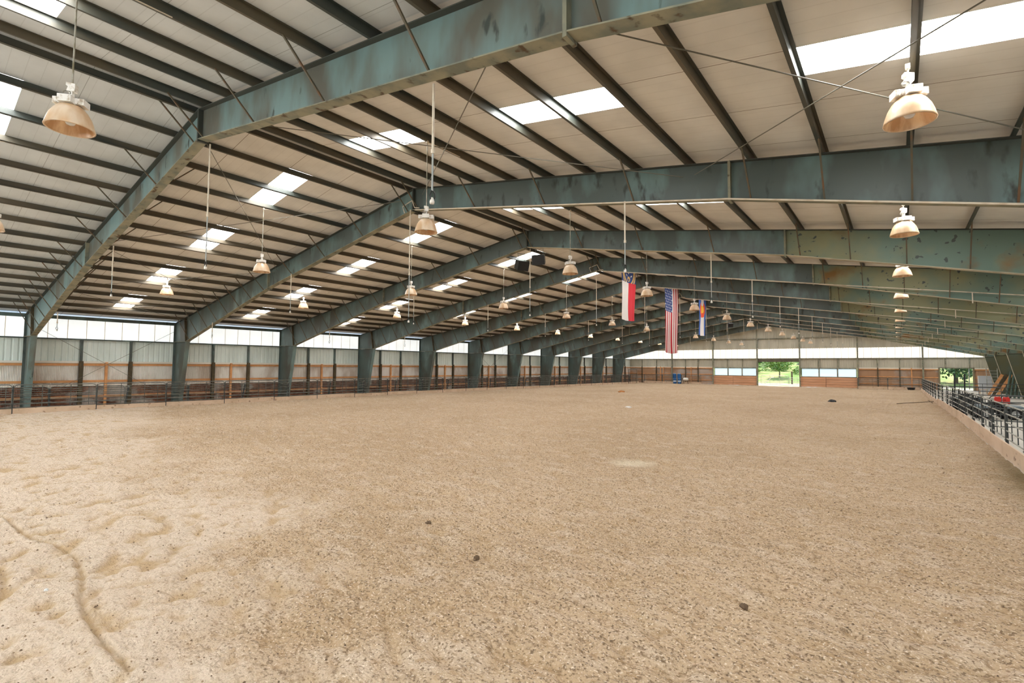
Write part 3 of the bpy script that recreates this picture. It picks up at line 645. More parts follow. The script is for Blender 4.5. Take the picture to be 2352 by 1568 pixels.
# ================================================================ FLAGS (hung lengthwise under the ridge)
FC = {'blue': (.03, .06, .20), 'white': (.74, .70, .66), 'red': (.62, .035, .05), 'stripe_red': (.46, .025, .035), 'gold': (.72, .48, .16), 'royal': (.05, .13, .42), 'yellow': (.85, .45, .05), 'bred': (.75, .10, .04)}
for k_, v_ in FC.items(): M_['f_'+k_] = mat('flag_cloth_'+k_, v_, .8)
def flag(name, label, ya, yb, zb, ztp, pat, mats, fold, xo=.32, nu=96, nv=150):
    m = MB(); H_ = ztp-zb; W_ = yb-ya; idx = {k_: i for i, k_ in enumerate(mats)}
    for i in range(nu+1):
        for j in range(nv+1):
            u, v = i/nu, j/nv
            x = fold*(math.sin(u*9+v*2.2)*.6+math.sin(u*21+v*1.1+1)*.35)*(.25+.75*v)+.03*math.sin(v*5)
            yy = (u-.5)*W_*(1-.05*v)+(.04*math.sin(v*4+u*3))
            m.v.append((x, yy, H_*(1-v)+(-.10*math.sin(u*3.1)*v)))
    for i in range(nu):
        for j in range(nv):
            m.f.append((i*(nv+1)+j, (i+1)*(nv+1)+j, (i+1)*(nv+1)+j+1, i*(nv+1)+j+1)); m.m.append(idx[pat((i+.5)/nu, (j+.5)/nv)])
    t = empty(name, (XR+xo, (ya+yb)/2, zb)); m.build('cloth', ['f_'+k_ for k_ in mats], t, smooth=True)
    MB().tube([(0, -W_/2-.06, H_+.02), (0, W_/2+.06, H_+.02)], .022, 8).build('header_rod', 'rod', t)
    c_ = MB()
    for yy in (-W_/2, W_/2): c_.tube([(0, yy, H_), (0, yy, ztop(xo)-zb)], .008, 6)
    c_.build('hanging_cord', 'wire', t); tag(t, label, 'flag'); return t
def star(u, v, cu, cv, r, asp):                  # five-pointed star, v measured downwards
    x, yy = (u-cu)*asp, cv-v; rr = math.hypot(x, yy)
    if rr > r: return False
    a = (math.atan2(x, yy)) % (2*math.pi/5); a = min(a, 2*math.pi/5-a)
    return rr < r*math.sin(math.radians(18))/math.sin(math.radians(126)-0*a+0)/1. if False else rr*math.sin(math.radians(126)-a+math.radians(18)-math.radians(0)) < r*.382*math.sin(math.radians(144))/1.0 or rr < r*.42
def p_us(u, v):
    W_, H_ = 3.2, 5.75
    if u < 7/13. and v < .42:
        a, b_ = u/(7/13.)*9, v/.42*11            # stars turned with the flag: nine across, eleven down
        ia, ib = int(a), int(b_)
        ca = a-ia-.5; cb = b_-ib-.5
        if (ia+ib) % 2 == 0 and math.hypot(ca*.9, cb) < .27: return 'white'
        return 'blue'
    return 'stripe_red' if int(u*13) % 2 == 0 else 'white'
def p_st(u, v):
    if v < .30:
        asp = 2.45/3.75
        x, yy = (u-.5), (v-.15)*1.53
        if star(u, v, .5, .115, .045, asp): return 'white'
        if .30 < math.hypot(x*1.0, (yy+.06)*1.0) < .36 and abs(x) > .12: return 'gold'
        if abs(math.hypot(x-.0, yy+.03)-.40) < .028 and abs(x) > .30: return 'gold'
        if math.hypot(x, yy-.12) < .075 and math.hypot(x, yy-.14) > .035: return 'gold'
        if .10 < abs(x) < .20 and abs(yy-.09+abs(x)*.4) < .018: return 'white'
        return 'blue'
    return 'white' if u < .5 else 'red'
def p_co(u, v):
    cu, cv = .5, .36; x, yy = (u-cu)*2.4, (v-cv)*3.95; rr = math.hypot(x, yy)
    if rr < .36: return 'yellow'
    if rr < .78 and not (yy < 0 and abs(x) < -yy*.55): return 'bred'
    return 'royal' if (u < 1/3. or u > 2/3.) else 'white'
flag('banner_flag', 'state flag hung lengthwise with blue top over white and red halves', 30.65, 33.1, 6.02, 9.72, p_st, ['blue', 'white', 'red', 'gold'], .10)
flag('national_flag', 'long flag with a blue star field above red and white stripes', 38.55, 41.75, 3.95, 9.72, p_us, ['blue', 'white', 'stripe_red'], .07)
flag('banner_flag', 'blue and white flag with a red ring around a yellow disc', 47.1, 49.5, 5.85, 9.72, p_co, ['royal', 'white', 'bred', 'yellow'], .12)
# ================================================================ SPEAKERS
def speaker(x, yy, z, rz, tilt, lab, sc_=1.):
    t = empty('loudspeaker', (x, yy, z), rz); w_, h_, dp = .34*sc_, .26*sc_, .26*sc_
    m = MB(); m.add([(-w_, -dp, -h_), (w_, -dp, -h_), (w_*.75, dp, -h_*.8), (-w_*.75, dp, -h_*.8), (-w_, -dp, h_), (w_, -dp, h_), (w_*.75, dp, h_*.8), (-w_*.75, dp, h_*.8)],
                 [(0, 3, 2, 1), (4, 5, 6, 7), (0, 1, 5, 4), (1, 2, 6, 5), (2, 3, 7, 6), (3, 0, 4, 7)])
    c_ = m.build('cabinet', 'speaker', t); c_.rotation_euler = (tilt, 0, 0)
    m = MB(); m.box(-w_*.93, w_*.93, -dp-.012, -dp+.0, -h_*.9, h_*.9); g_ = m.build('grille', 'black', c_)
    m = MB(); m.tube([(-w_*.6, 0, h_*.7), (-w_*.6, 0, .62*sc_)], .01, 6); m.tube([(w_*.6, 0, h_*.7), (w_*.6, 0, .62*sc_)], .01, 6); m.box(-w_*.7, w_*.7, -.02, .02, .6*sc_, .63*sc_); m.build('bracket', 'rim', t)
    tag(t, lab, 'loudspeaker', 'loudspeakers at the ridge'); return t
speaker(XR-.85, Y0+2*B+.55, 8.15, 1.2, .35, 'black loudspeaker under the ridge, left of the near pair')
speaker(XR+.34, Y0+2*B+.55, 8.32, .35, .35, 'black loudspeaker under the ridge, right of the near pair')
speaker(XR-1.5, Y0+8*B-.6, 8.1, .6, .3, 'small black loudspeaker far down the arena under the ridge', .9)
# ================================================================ FENCES
ENDR = .8
def make_panel(Ln, z0, z1, nrail, stiles, mats=('rail',), r=.024, legs=False):
    t = empty('pipe_fence')
    for i in range(nrail):
        z = z0+(z1-z0)*(i/(nrail-1.))**1.05; m = MB()
        if i == nrail-1: m.tube([(0, .03, 0 if legs else z0), (0, .03, z-.12), (0, .09, z-.03)], r*.75, 8, 1); m.tube([(0, .09, z-.03), (0, .2, z), (0, Ln-.2, z), (0, Ln-.09, z-.03)], r, 8); m.tube([(0, Ln-.09, z-.03), (0, Ln-.03, z-.12), (0, Ln-.03, 0 if legs else z0)], r*.75, 8, 1); m.build('outer_frame', [mats[0], mats[-1]], t)
        else: m.tube([(0, .03, z), (0, Ln-.03, z)], r*.85, 6); m.build('rail', mats[0], t)
    for u in stiles:
        m = MB(); m.box(-.012, .012, u*Ln-.014, u*Ln+.014, z0, z1); m.build('stile', mats[-1], t)
    return t
def make_post(h, r=.035, mt='post'):
    t = empty('fence_post'); m = MB(); m.tube([(0, 0, -.2), (0, 0, h)], r, 10); m.build('shaft', mt, t)
    m = MB(); m.tube([(0, 0, h), (0, 0, h+.03)], r*1.25, 10); m.build('cap', 'rail_light', t)
    m = MB()
    for z in (.5, h-.25): m.box(-.05, .05, -.06, .06, z, z+.04)
    m.build('hinge_clamp', 'post', t); return t
def make_board(Ln, h=.26):
    m = MB(); m.box(-.022, .022, 0, Ln, 0, h); return m.build('kick_board', 'board')
PL = 3.50
pF = make_panel(PL, .33, 1.54, 6, (.33, .67)); pB = make_panel(PL, .25, 1.36, 6, (.5,)); qF = make_post(1.50, .022); qB = make_post(1.30, .05); bF = make_board(PL-.01, .30); reg(None)
Yf = Y0-7.15-.0
first = True
N_L = 25; XF = -37.2
y_start = 4.35-2*PL
for i in range(N_L):
    ya = y_start+i*PL; g_ = gz(ya)
    if ya+PL > 86.5: break
    p, q_, bb, pb_, qb_ = (pF, qF, bF, pB, qB) if i == 0 else (copy_tree(pF), copy_tree(qF), copy_tree(bF), copy_tree(pB), copy_tree(qB))
    wob = random.uniform(-.04, .04); rz = random.uniform(-.006, .006)
    p.location = (XF, ya, g_); p.rotation_euler = (random.uniform(-.004, .004), 0, rz)
    q_.location = (XF+.055, ya, g_); bb.location = (XF+.03, ya, g_-.02+random.uniform(-.03, .02)); bb.rotation_euler = (random.uniform(-.006, .006), 0, 0)
    pb_.location = (-38.15, ya+1.6, g_); pb_.rotation_euler = (0, -.06, random.uniform(-.02, .02)); qb_.location = (-38.15, ya+1.6, g_); qb_.rotation_euler = (-.12 if i % 2 else .02, .05, 0)
    bb.name = 'kick_board'
    n_ = ORD[i]
    tag(p, 'dark pipe livestock panel on the front of the left fence, %s from the camera end' % n_, 'fence panel', 'left fence panels')
    tag(q_, 'thin post of the front left fence, %s from the camera end' % n_, 'fence post', 'left fence posts')
    tag(bb, 'tan kick board at the foot of the left fence, %s from the camera end' % n_, 'kick board', 'left kick boards')
    tag(pb_, 'pipe panel of the rear row behind the left fence, %s from the camera end' % n_, 'fence panel', 'rear left fence panels')
    tag(qb_, 'thick dark post of the rear row behind the left fence, %s from the camera end' % n_, 'fence post', 'rear left fence posts')
# right fence
RP = [7.2, 10.1, 13.0, 15.9, 18.8, 21.7, 24.5, 27.2, 30.3, 33.4, 36.6, 39.9, 43.7, 47.5, 51.1, 54.7, 58.3, 61.9, 65.5, 69.1, 72.7, 76.3, 79.9, 83.5]
def rxf(Y): return 2.62-.2*min(max((Y-35)/20., 0), 1)
pR = make_panel(3., .56, 1.60, 5, (.36, .68), ('rail_light', 'post')); qR = make_post(1.62, .042); bR = make_board(1., .50); reg(None)
for i in range(len(RP)-1):
    ya, yb = RP[i], RP[i+1]; xa, xb = rxf(ya), rxf(yb); Ln = math.hypot(xb-xa, yb-ya); an = -math.atan2(xb-xa, yb-ya); g_ = gz(ya)
    p, q_, bb = (pR, qR, bR) if i == 0 else (copy_tree(pR), copy_tree(qR), copy_tree(bR))
    bb.name = 'kick_board'
    p.location = (xa, ya, g_); p.scale = (1, Ln/3., 1); p.rotation_euler = (0, 0, an)
    q_.location = (xa, ya, g_); bb.location = (xa-.09, ya, g_-.02); bb.scale = (1, Ln-.005, 1 if ya < 50 else .75); bb.rotation_euler = (0, random.uniform(-.03, .03), an)
    tag(p, 'pale pipe livestock panel of the right fence, %s from the camera end' % ORD[i], 'fence panel', 'right fence panels')
    tag(q_, 'dark post of the right fence, %s from the camera end' % ORD[i], 'fence post', 'right fence posts')
    tag(bb, 'tan kick board under the right fence, %s from the camera end' % ORD[i], 'kick board', 'right kick boards')
# cross gates in the right aisle
def cross(x0, x1, Y, lab, z1=1.6, nr=5, mats=('post',), st=(.3, .6), tl=0, z0=.35):
    t = make_panel(x1-x0, z0, z1, nr, st, mats, .026, True); t.name = 'pipe_gate'; t.location = (x0, Y, gz(Y)); t.rotation_euler = (0, 0, -math.pi/2+tl); tag(t, lab, 'gate'); return t
cross(2.95, 6.55, 28.6, 'dark pipe gate across the concrete aisle, nearest of the aisle gates', 1.62, 6, tl=.03)
cross(6.62, 10.2, 28.75, 'dark pipe gate across the aisle beside the right columns, nearest of the aisle gates', 1.62, 6, tl=.03)
cross(2.75, 5.7, 48.5, 'dark pipe gate across the aisle behind the tractor', 1.5, 5)
cross(2.75, 8.6, 58.2, 'long dark pipe gate across the aisle, farthest before the far doorway', 1.55, 5, st=(.25, .5, .75))
# fence along the far end wall
pE = make_panel(3.4, .3, 1.62, 6, (.5,), ('rail',), .03); qE = make_post(1.6, .04, 'rail'); bE = make_board(3.4, .35); reg(None); fi = True; j = 0
for x0, x1 in ((-37.0, -25.4), (-4.6, 2.4)):
    x = x0; jj = 0
    while x < x1-1.5:
        p, q_, bb = (pE, qE, bE) if fi else (copy_tree(pE), copy_tree(qE), copy_tree(bE)); fi = False; bb.name = 'kick_board'
        for o_ in (p, q_, bb): o_.location = (x, YE-2.0, gz(87)); o_.rotation_euler = (0, 0, -math.pi/2)
        bb.location.y -= .07; q_.location.y -= .06
        side = 'left of the planked windows' if x0 < -10 else 'right of the planked windows'
        tag(p, 'pipe panel along the far end wall %s, %s from the left' % (side, ORD[jj]), 'fence panel', 'far fence panels')
        tag(q_, 'slim post along the far end wall %s, %s from the left' % (side, ORD[jj]), 'fence post', 'far fence posts')
        tag(bb, 'brown kick board by the far wall %s, %s from the left' % (side, ORD[jj]), 'kick board', 'far kick boards')
        x += 3.45; jj += 1
# tall framed gate in the far left corner
t = empty('corner_gate', (-37.05, 80.4, gz(81))); m = MB(); m.tube([(0, 0, 0), (0, 0, 2.45), (0, 3.4, 2.45), (0, 3.4, 0)], .05, 8); m.build('gate_frame', 'rail', t)
tag(t, 'tall overhead-barred gate frame in the far left corner of the arena', 'gate frame')
# ================================================================ BARRELS AND SMALL THINGS NEAR THE FAR WALL
def barrel(x, yy, z, lab, lt):
    t = empty('plastic_barrel', (x, yy, z)); pr = [(.0, 0), (.26, 0), (.29, .03), (.30, .25), (.285, .27), (.30, .29), (.30, .58), (.285, .60), (.30, .62), (.29, .84), (.26, .87), (0, .87)]
    MB().lathe(pr, 20).build('body', 'blue', t, smooth=True)
    m = MB(); m.lathe([(.303, .32), (.303, .54)], 20); m.build('label', 'blue_light' if lt else 'blue', t)
    MB().lathe([(.0, .875), (.27, .875), (.275, .85)], 20).build('lid', 'blue_light', t); tag(t, lab, 'barrel', 'blue barrels'); return t
gb = gz(84)+.03
barrel(-31.0, 86.2, gb, 'blue plastic barrel standing on the sand, left bottom one of the stacked four', True)
barrel(-31.05, 86.2, gb+.88, 'blue plastic barrel stacked on top of the left barrel', False)
barrel(-30.2, 86.2, gb, 'blue plastic barrel with pale label, right bottom one of the stacked four', True)
barrel(-30.25, 86.2, gb+.88, 'blue plastic barrel stacked on top of the right barrel', False)
t = empty('roping_dummy', (-29.0, 85.9, gb)); m = MB(); m.lathe([(.0, -.45), (.20, -.42), (.27, -.2), (.27, .25), (.2, .42), (0, .45)], 16, (0, 0, .80), 0, 'x'); m.build('body', 'white', t, smooth=True)
for x in (-.3, .3):
    for yy in (-.2, .2):
        m = MB(); m.tube([(x, yy*.6, .7), (x*1.3, yy*1.5, 0)], .03, 8); m.build('leg', 'wood_dark', t)
m = MB(); m.lathe([(0, 0), (.13, .05), (.11, .25), (0, .32)], 12, (-.62, 0, .85), 0, 'x'); m.build('head', 'black', t, smooth=True)
tag(t, 'small grey practice roping dummy standing right of the blue barrels', 'roping dummy')
def ground_pt(px, py): x, yy = px_ground(px, py); return x, yy
def lump(name, px, py, r, h, mt, lab, cat, sx=1.5, dz=0.):
    x, yy = ground_pt(px, py); m = MB(); n_ = 14
    pr = [(.001, h), (r*.5, h*.88), (r*.85, h*.5), (r, 0), (r*.9, -.05)]
    m.lathe(pr, n_); v = []
    for i, q_ in enumerate(m.v):
        k_ = 1+.22*math.sin(i*2.3+r*50)+.12*math.sin(i*5.1); v.append((q_[0]*k_*sx, q_[1]*k_, q_[2]*(1+.2*math.sin(i*1.7))))
    m.v = v; o = m.build(name, mt, None, (x, yy, gz(yy)+dz)); o.rotation_euler = (0, 0, YAW/57.3); tag(o, lab, cat); return o
lump('rubber_feed_pan', 1911, 921, .27, .17, 'black', 'black rubber feed pan upside down on the sand toward the far doorway', 'feed pan', 1.0, .0)
M_['clod'] = mat('dark_clod', (.13, .085, .05), .9); M_['paper'] = mat('white_scrap', (.72, .72, .70), .6); M_['orange'] = mat('orange_clod', (.45, .18, .05), .8)
lump('white_scrap', 1443, 935, .14, .07, 'paper', 'white scrap lying on the middle of the sand', 'scrap', 1.6, .0)
lump('white_scrap', 106, 1355, .018, .02, 'paper', 'tiny white scrap in the sand at lower left', 'scrap', 1.2, .0)
lump('orange_clod', 1427, 899, .28, .16, 'orange', 'orange brown clod far out on the sand, left of the barrels', 'clod', 1.3, .0)
lump('dirt_clod', 1708, 1392, .035, .03, 'clod', 'dark clod of dirt on the sand at lower right', 'clod', 1.4, .0)
lump('dirt_clod', 1095, 1280, .03, .03, 'clod', 'dark clod of dirt on the sand near the bottom centre', 'clod', 1.4, .0)
lump('dirt_clod', 984, 1200, .03, .025, 'clod', 'small dark clod left of centre, higher than the bottom centre clod', 'clod', 1.8, .0)
for i_, (pts, lab) in enumerate((([(2060, 926), (2110, 924), (2150, 921)], 'long thin branch lying on the sand before the right fence'), ([(2132, 918), (2142, 925)], 'short twig beside the long branch on the sand at right'))):
    P_ = [ground_pt(*q_) for q_ in pts]; m = MB(); m.tube([(a_-P_[0][0], b_-P_[0][1], .03+.03*(i__ % 2)) for i__, (a_, b_) in enumerate(P_)], .025, 6)
    o = m.build('branch', 'clod', None, (P_[0][0], P_[0][1], gz(P_[0][1]))); tag(o, lab, 'branch')
# scattered small lumps of soil: nobody could count them
m = MB()
for i in range(2600):
    px, py = random.uniform(-40, 2330), 1600-680*random.random()**.8
    if py < 990: continue
    x, yy = px_ground(px, py)
    if not (-36.9 < x < 2.2) or yy < .3: continue
    dist = math.hypot(x, yy); r = random.uniform(.004, .012)*(1+dist*.05)
    zz = gz(yy)-.005+random.uniform(-.01, .01); o_ = len(m.v)
    for dx, dy, dz in ((1, 0, 0), (0, 1, 0), (-1, 0, 0), (0, -1, 0), (0, 0, 1), (.6, .6, .5)):
        m.v.append((x+dx*r*random.uniform(.7, 1.6), yy+dy*r*random.uniform(.6, 1.2), zz+dz*r*random.uniform(.7, 1.3)))
    for f in ((0, 1, 4), (1, 2, 4), (2, 3, 4), (3, 0, 4), (0, 1, 5), (1, 4, 5), (4, 0, 5)): m.f.append(tuple(o_+q_ for q_ in f)); m.m.append(0 if i % 4 else 1)
M_['soil'] = mat('soil_lump', (.27, .18, .11), .95, rnd=False)
tag(m.build('soil_lumps', ['soil', 'clod']), 'small brown lumps of soil scattered over the sand', 'soil', None, 'stuff')
# ================================================================ RIGHT AISLE THINGS
def wheel(name, c_, r, wd, parent, rim='chrome', axis='x'):
    m = MB(); m.lathe([(r*.55, -wd/2), (r*.9, -wd/2), (r, -wd*.35), (r, wd*.35), (r*.9, wd/2), (r*.55, wd/2), (r*.55, -wd/2)], 24, (0, 0, 0), 0, axis)
    for i in range(20):
        a = 2*math.pi*i/20; cc, ss = math.cos(a)*r, math.sin(a)*r
        m.add([(-wd*.4, cc*.98-.02*ss/r, ss*.98), (wd*.4, cc*.98, ss*.98), (wd*.4, cc*1.04, ss*1.04), (-wd*.4, cc*1.04, ss*1.04)], [(0, 1, 2, 3)])
    t = m.build(name, 'black', parent, c_); k = MB(); k.lathe([(0, -wd*.1), (r*.2, -wd*.3), (r*.5, -wd*.2), (r*.56, -wd*.42), (r*.56, wd*.42), (r*.5, wd*.2), (r*.2, wd*.3), (0, wd*.1)], 20, (0, 0, 0), 0, axis); k.build('rim', rim, t); return t
# quad bike facing left/away, red jerry cans on the rack
t = empty('quad_bike', (4.15, 38.0, gz(38)), -1.25)
for x in (-.48, .48):
    for yy in (-.62, .62): wheel('wheel', (x, yy, .33), .33, .26, t)
m = MB(); m.prism([(-.2, .35), (.2, .35), (.22, .62), (.12, .72), (-.12, .72), (-.22, .62)], -.7, .7); m.build('chassis', 'black', t)
for yy in (-.62, .62):
    m = MB(); m.prism([(-.64, .62), (-.60, .72), (-.3, .78), (.3, .78), (.60, .72), (.64, .62), (.3, .70), (-.3, .70)], yy-.36, yy+.34); m.build('mudguard', 'grey', t)
m = MB(); m.prism([(-.16, .76), (.16, .76), (.13, .90), (-.13, .90)], -.42, .25); m.build('seat', 'black', t)
m = MB(); m.tube([(-.4, .30, 1.08), (-.12, .38, 1.05), (.12, .38, 1.05), (.4, .30, 1.08)], .018, 8); m.tube([(0, .4, .75), (0, .38, 1.05)], .025, 8); m.build('handlebar', 'black', t)
for yy in (-.7, .7):
    m = MB()
    for x in (-.35, -.18, 0, .18, .35): m.tube([(x, yy-.25, .86), (x, yy+.25, .86)], .011, 6)
    m.tube([(-.4, yy-.25, .86), (.4, yy-.25, .86), (.4, yy+.25, .86), (-.4, yy+.25, .86), (-.4, yy-.25, .86)], .013, 6); m.build('cargo_rack', 'black', t)
tag(t, 'grey and black quad bike parked on the concrete behind the right fence', 'quad bike')
for i_, (dx, dy, lab) in enumerate(((.30, .28, 'red jerry can on the quad bike rack, left one'), (.62, .12, 'red jerry can on the quad bike rack, right one'))):
    c_ = empty('jerry_can', (4.0+dx, 37.85+dy, gz(38)+.875)); m = MB(); m.box(-.14, .14, -.10, .10, 0, .26); m.prism([(-.14, .26), (.14, .26), (.10, .34), (-.10, .34)], -.1, .1); m.build('body', 'red', c_)
    m = MB(); m.tube([(-.1, 0, .33), (-.08, 0, .40), (.05, 0, .40), (.08, 0, .33)], .015, 6); m.build('handle', 'red', c_)
    m = MB(); m.tube([(.12, 0, .28), (.2, 0, .38)], .02, 8); m.build('spout', 'black', c_); tag(c_, lab, 'jerry can', 'red jerry cans')
# compact tractor with a roll bar
t = empty('compact_tractor', (3.35, 41.3, gz(41)), .12)
for x in (-.5, .5): wheel('rear_wheel', (x, .75, .48), .48, .30, t, 'chrome')
for x in (-.45, .45): wheel('front_wheel', (x, -.75, .30), .30, .20, t, 'chrome')
m = MB(); m.prism([(-.28, .45), (.28, .45), (.28, .95), (.2, 1.05), (-.2, 1.05), (-.28, .95)], -1.15, -.1); m.build('bonnet', 'black', t)
m = MB(); m.box(-.2, .2, -.6, 1., .38, .6); m.build('chassis', 'black', t)
m = MB(); m.box(-.68, -.34, .3, 1.15, .9, .97); m.box(.34, .68, .3, 1.15, .9, .97); m.build('mudguard', 'grey', t)
m = MB(); m.box(-.24, .24, .45, .9, .72, .84); m.box(-.24, .24, .84, .94, .8, 1.2); m.build('seat', 'black', t)
m = MB(); m.tube([(.19*math.cos(a), -.02+.08*math.sin(a), 1.15+.17*math.sin(a)) for a in [i*2*math.pi/16 for i in range(17)]], .014, 6); m.tube([(0, -.05, 1.12), (0, -.25, .95)], .02, 8); m.build('steering_wheel', 'black', t)
m = MB()
beam(m, (-.42, 1.0, .6), (-.36, 1.18, 2.42), .07, .08); beam(m, (.06, 1.0, .6), (.12, 1.18, 2.42), .07, .08); m.build('roll_bar', 'black', t)
tag(t, 'small black tractor with a two-post roll bar behind the right fence', 'tractor')
# cage trailer between tractor and fence
t = empty('cage_trailer', (2.98, 45.2, gz(45)), .0)
m = MB(); m.box(-.05, 1.25, -1.0, 1.0, .38, .46); m.build('deck', 'wood_dark', t)
for x in (-.0, 1.2): wheel('wheel', (x, .0, .27), .27, .15, t)
m = MB()
for i in range(9):
    yy = -1+i*.25; m.tube([(-.05, yy, .46), (-.05, yy, 1.0)], .012, 5); m.tube([(1.25, yy, .46), (1.25, yy, 1.0)], .012, 5)
for z in (.7, 1.0): m.tube([(-.05, -1, z), (1.25, -1, z), (1.25, 1, z), (-.05, 1, z), (-.05, -1, z)], .015, 5)
m.build('side_rack', 'post', t); m = MB(); m.tube([(.6, -1, .42), (.6, -1.7, .42)], .03, 6); m.build('tongue', 'post', t)
tag(t, 'low dark rack trailer on the concrete beyond the tractor', 'trailer')
# leaning stock by the far right columns
for i_ in range(5):
    o = MB().tube([(0, 0, .06), (.42-.03*i_, .12, 2.62)], .085, 10).build('steel_tube', 'greenpipe', None, (8.18+.27*i_, 67.2-.1*i_, gz(67)))
    tag(o, 'green steel tube leaning on a far right column, %s from the left' % ORD[i_], 'tube', 'green leaning tubes')
for i_ in range(3):
    m = MB(); beam(m, (0, 0, .03), (1.15, .15, 2.3), .26, .05, 0, (0, 1, 0)); o = m.build('timber_board', 'wood' if i_ != 1 else 'wood_dark', None, (7.6+.34*i_, 73.4, gz(73)))
    tag(o, 'long timber board leaning on the next column back, %s from the left' % ORD[i_], 'board', 'leaning boards')
t = empty('ladder', (7.9, 76.9, gz(77)))
for x in (0, .9):
    m = MB(); m.tube([(x, 0, 0), (x, .5, 2.95)], .035, 6); m.build('side_rail', 'rail_light', t)
for i_ in range(8):
    z = .3+i_*.34; m = MB(); m.tube([(0, .5*z/2.95, z), (.9, .5*z/2.95, z)], .022, 6); m.build('rung', 'rail_light', t)
tag(t, 'pale metal ladder leaning behind the stacked boards at far right', 'ladder')
t = empty('flat_panel', (8.1, 86.3, gz(86))); m = MB(); m.hexa((0, 0, 0), (1.25, .1, 0), (1.25, .55, 2.05), (0, .45, 2.05), (0, .08, 0)); m.build('sheet', 'fridge', t)
m = MB(); m.hexa((-.06, 0, 0), (0, 0, 0), (0, .45, 2.05), (-.06, .45, 2.05), (0, .1, 0)); m.build('edge_trim', 'white', t); tag(t, 'pale grey flat panel leaning beside the far right doorway', 'panel')
o = MB().tube([(0, 0, 0), (0, 0, 1.5)], .24, 16).build('white_drum', 'white', None, (9.75, 84.8, gz(85))); tag(o, 'white upright drum between the pale panel and the last column', 'drum')
t = empty('work_stool', (7.75, 79.0, gz(79))); m = MB(); m.box(-.4, .4, -.2, .2, .48, .53); m.build('top', 'board', t)
for x in (-.3, .3):
    m = MB(); m.box(x-.04, x+.04, -.15, .15, 0, .48); m.build('leg', 'board', t)
tag(t, 'low wooden stool on the concrete before the leaning boards', 'stool')
o = MB().lathe([(0, .02), (.30, .02), (.34, .05), (.42, .32), (.45, .33), (.45, .30), (.36, .0), (0, 0)], 18).build('rubber_tub', 'black', None, (1.35, 86.0, gz(86)+.02)); tag(o, 'black rubber tub on the sand in the far right corner', 'tub')
# ================================================================ OUTSIDE
def hill(x, yy):
    t_ = max(0, yy-104); return gz(YE)-.03+min(t_*.10, 5.2)+.25*math.sin(x*.21)*min(1, t_/10)+.18*math.sin(yy*.3+x*.1)*min(1, t_/10)
m = MB(); xs_ = [-70+i*2.5 for i in range(49)]; ys_ = [YE+.02+i*2.2 for i in range(46)]
for x in xs_:
    for yy in ys_: m.v.append((x, yy, hill(x, yy)))
ny_ = len(ys_)
for i in range(len(xs_)-1):
    for j in range(ny_-1): m.f.append((i*ny_+j, (i+1)*ny_+j, (i+1)*ny_+j+1, i*ny_+j+1)); m.m.append(0 if ys_[j] < 103 else 1)
o = m.build('ground', ['dirt', 'grass'], smooth=True); struct(o)
m = MB(); m.box(-60, 40, -50, YB-.05, -.4, -.02); struct(m.build('ground', 'dirt'))
def foliage(cx, cy_, cz, rx, ry, rz_, n_, sz, m, mi=0):
    for i in range(n_):
        while True:
            a = Vector((random.uniform(-1, 1), random.uniform(-1, 1), random.uniform(-1, 1)))
            if .35 < a.length < 1: break
        a *= (1+.18*math.sin(a.x*7+cx)+.15*math.sin(a.z*9))
        c_ = Vector((cx+a.x*rx, cy_+a.y*ry, cz+a.z*rz_)); u = Vector((random.gauss(0, 1), random.gauss(0, 1), random.gauss(0, 1))).normalized(); v = u.orthogonal().normalized(); s_ = sz*random.uniform(.6, 1.4)
        o_ = len(m.v); m.v += [tuple(c_-u*s_), tuple(c_+v*s_*.55), tuple(c_+u*s_), tuple(c_-v*s_*.55)]; m.f.append((o_, o_+1, o_+2, o_+3)); m.m.append(mi)
def tree(name, x, yy, h, cr, lab, cat, leaf, n_=900, sz=.22, trunk=.12, lobes=5):
    z = hill(x, yy); t = empty(name, (x, yy, z)); m = MB()
    for i in range(lobes):
        a = i*2.4; rr = cr*.45*(i > 0); foliage(rr*math.cos(a), rr*math.sin(a), h-cr*.5+cr*.25*math.sin(i*1.9), cr*.7, cr*.7, cr*.6, n_//lobes, sz, m)
    m.build('foliage', leaf, t); m = MB(); m.tube([(0, 0, -.1), (.05, 0, h*.4), (0, .05, h*.75)], [trunk, trunk*.8, trunk*.5], 8); m.build('trunk', 'bark', t); tag(t, lab, cat); return t
def bush(x, yy, r, h, lab, leaf='leaf', n_=500, sz=.2):
    z = hill(x, yy); t = empty('shrub', (x, yy, z)); m = MB(); foliage(0, 0, h*.5, r, r, h*.6, n_, sz, m); m.build('foliage', leaf, t); m = MB(); m.tube([(0, 0, -.1), (0, 0, h*.5)], .06, 6); m.build('stem', 'bark', t); tag(t, lab, 'shrub', 'shrubs outside the far doorway'); return t
tree('young_tree', -18.9, 112, 3.9, 2.2, 'bright green young tree beyond the middle far doorway', 'tree', 'leaf', 1500, .2)
bush(-26.2, 118, 3.6, 2.9, 'broad green shrub on the bank at the left of the doorway view', 'leaf', 1300, .22)
bush(-21.6, 126, 3.0, 2.8, 'green shrub behind the young tree on the left', 'leaf', 900, .22)
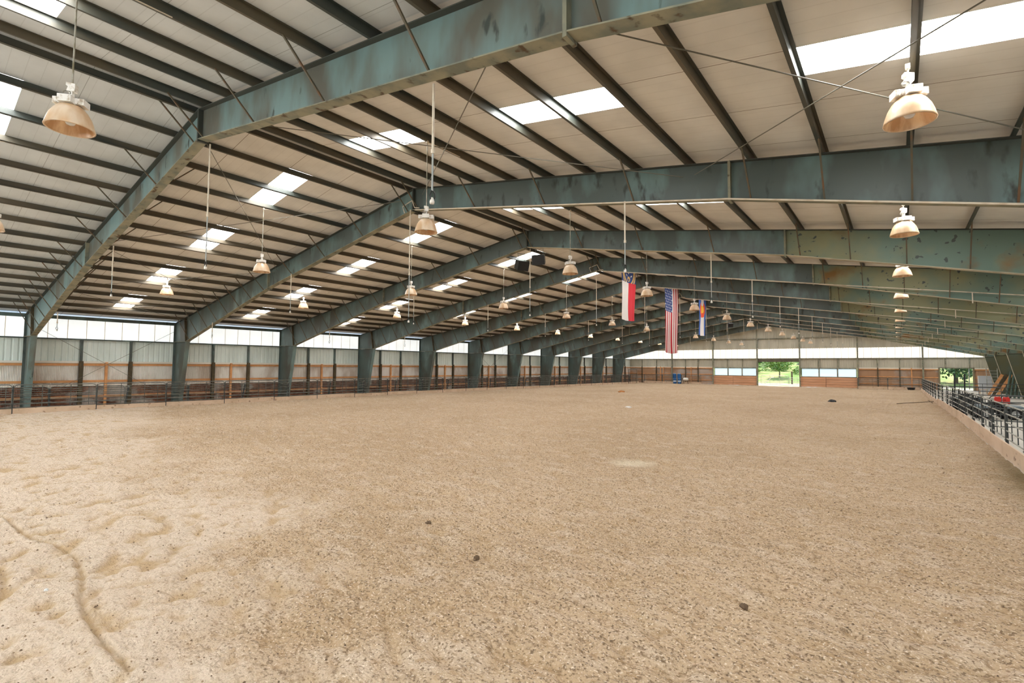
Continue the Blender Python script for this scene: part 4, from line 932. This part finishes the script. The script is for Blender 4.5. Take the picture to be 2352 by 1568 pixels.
bush(-15.2, 119, 2.4, 1.6, 'low green shrub right of the young tree', 'leaf', 700, .2)
bush(-12.5, 133, 5.6, 7.5, 'dark mass of foliage at the right top of the doorway view', 'leaf_dark', 1800, .4)
bush(-31.0, 140, 8., 7.5, 'dark trees high on the bank at the left of the doorway view', 'leaf_dark', 1800, .4)
bush(-20, 154, 6.8, 8.0, 'dark trees high on the bank behind the young tree', 'leaf_dark', 1500, .4)
tree('shade_tree', 7.4, 108, 5.4, 4.0, 'big dark leafed tree outside the far right doorway', 'tree', 'leaf_dark', 2200, .25, .3, 6)
bush(12.5, 122, 4.2, 3.4, 'pale green shrub far outside the right doorway', 'leaf', 900, .25)
bush(20, 140, 9., 7.0, 'green mass of trees far outside the right doorway', 'leaf', 1500, .4)
t = empty('timber_post', (-15.35, 103.0, hill(-15.3, 103))); MB().box(-.12, .12, -.12, .12, -.2, 2.3).build('shaft', 'wood_dark', t); tag(t, 'dark timber post on the grass outside the middle doorway', 'post')
g1 = make_panel(4.3, .25, 1.6, 5, (.33, .67), ('rail_light',), .035); g1.name = 'pipe_gate'; g1.location = (-18.5, 92.6, hill(-18, 92.6)); g1.rotation_euler = (0, 0, -math.pi/2); tag(g1, 'pipe gate outside the middle doorway, left and taller one', 'gate', 'gates outside')
g2 = make_panel(3.0, .25, 1.3, 5, (.45,), ('rail_light',), .035); g2.name = 'pipe_gate'; g2.location = (-14.4, 92.8, hill(-14, 92.8)); g2.rotation_euler = (0, 0, -math.pi/2); tag(g2, 'pipe gate outside the middle doorway, right and lower one', 'gate', 'gates outside')
t = empty('pale_pole', (-17.4, 94.5, hill(-17, 94.5))); MB().tube([(-.9, 0, .15), (.2, 0, 1.25), (.6, 0, 1.35)], .06, 8).build('shaft', 'white', t); tag(t, 'pale bent pole leaning behind the outside gate', 'pole')
o = MB().tube([(0, 0, -.2), (0, 0, 3.0)], .06, 8).build('steel_post', 'rail', None, (8.0, 96., hill(8, 96))); tag(o, 'thin steel post outside the far right doorway', 'post')
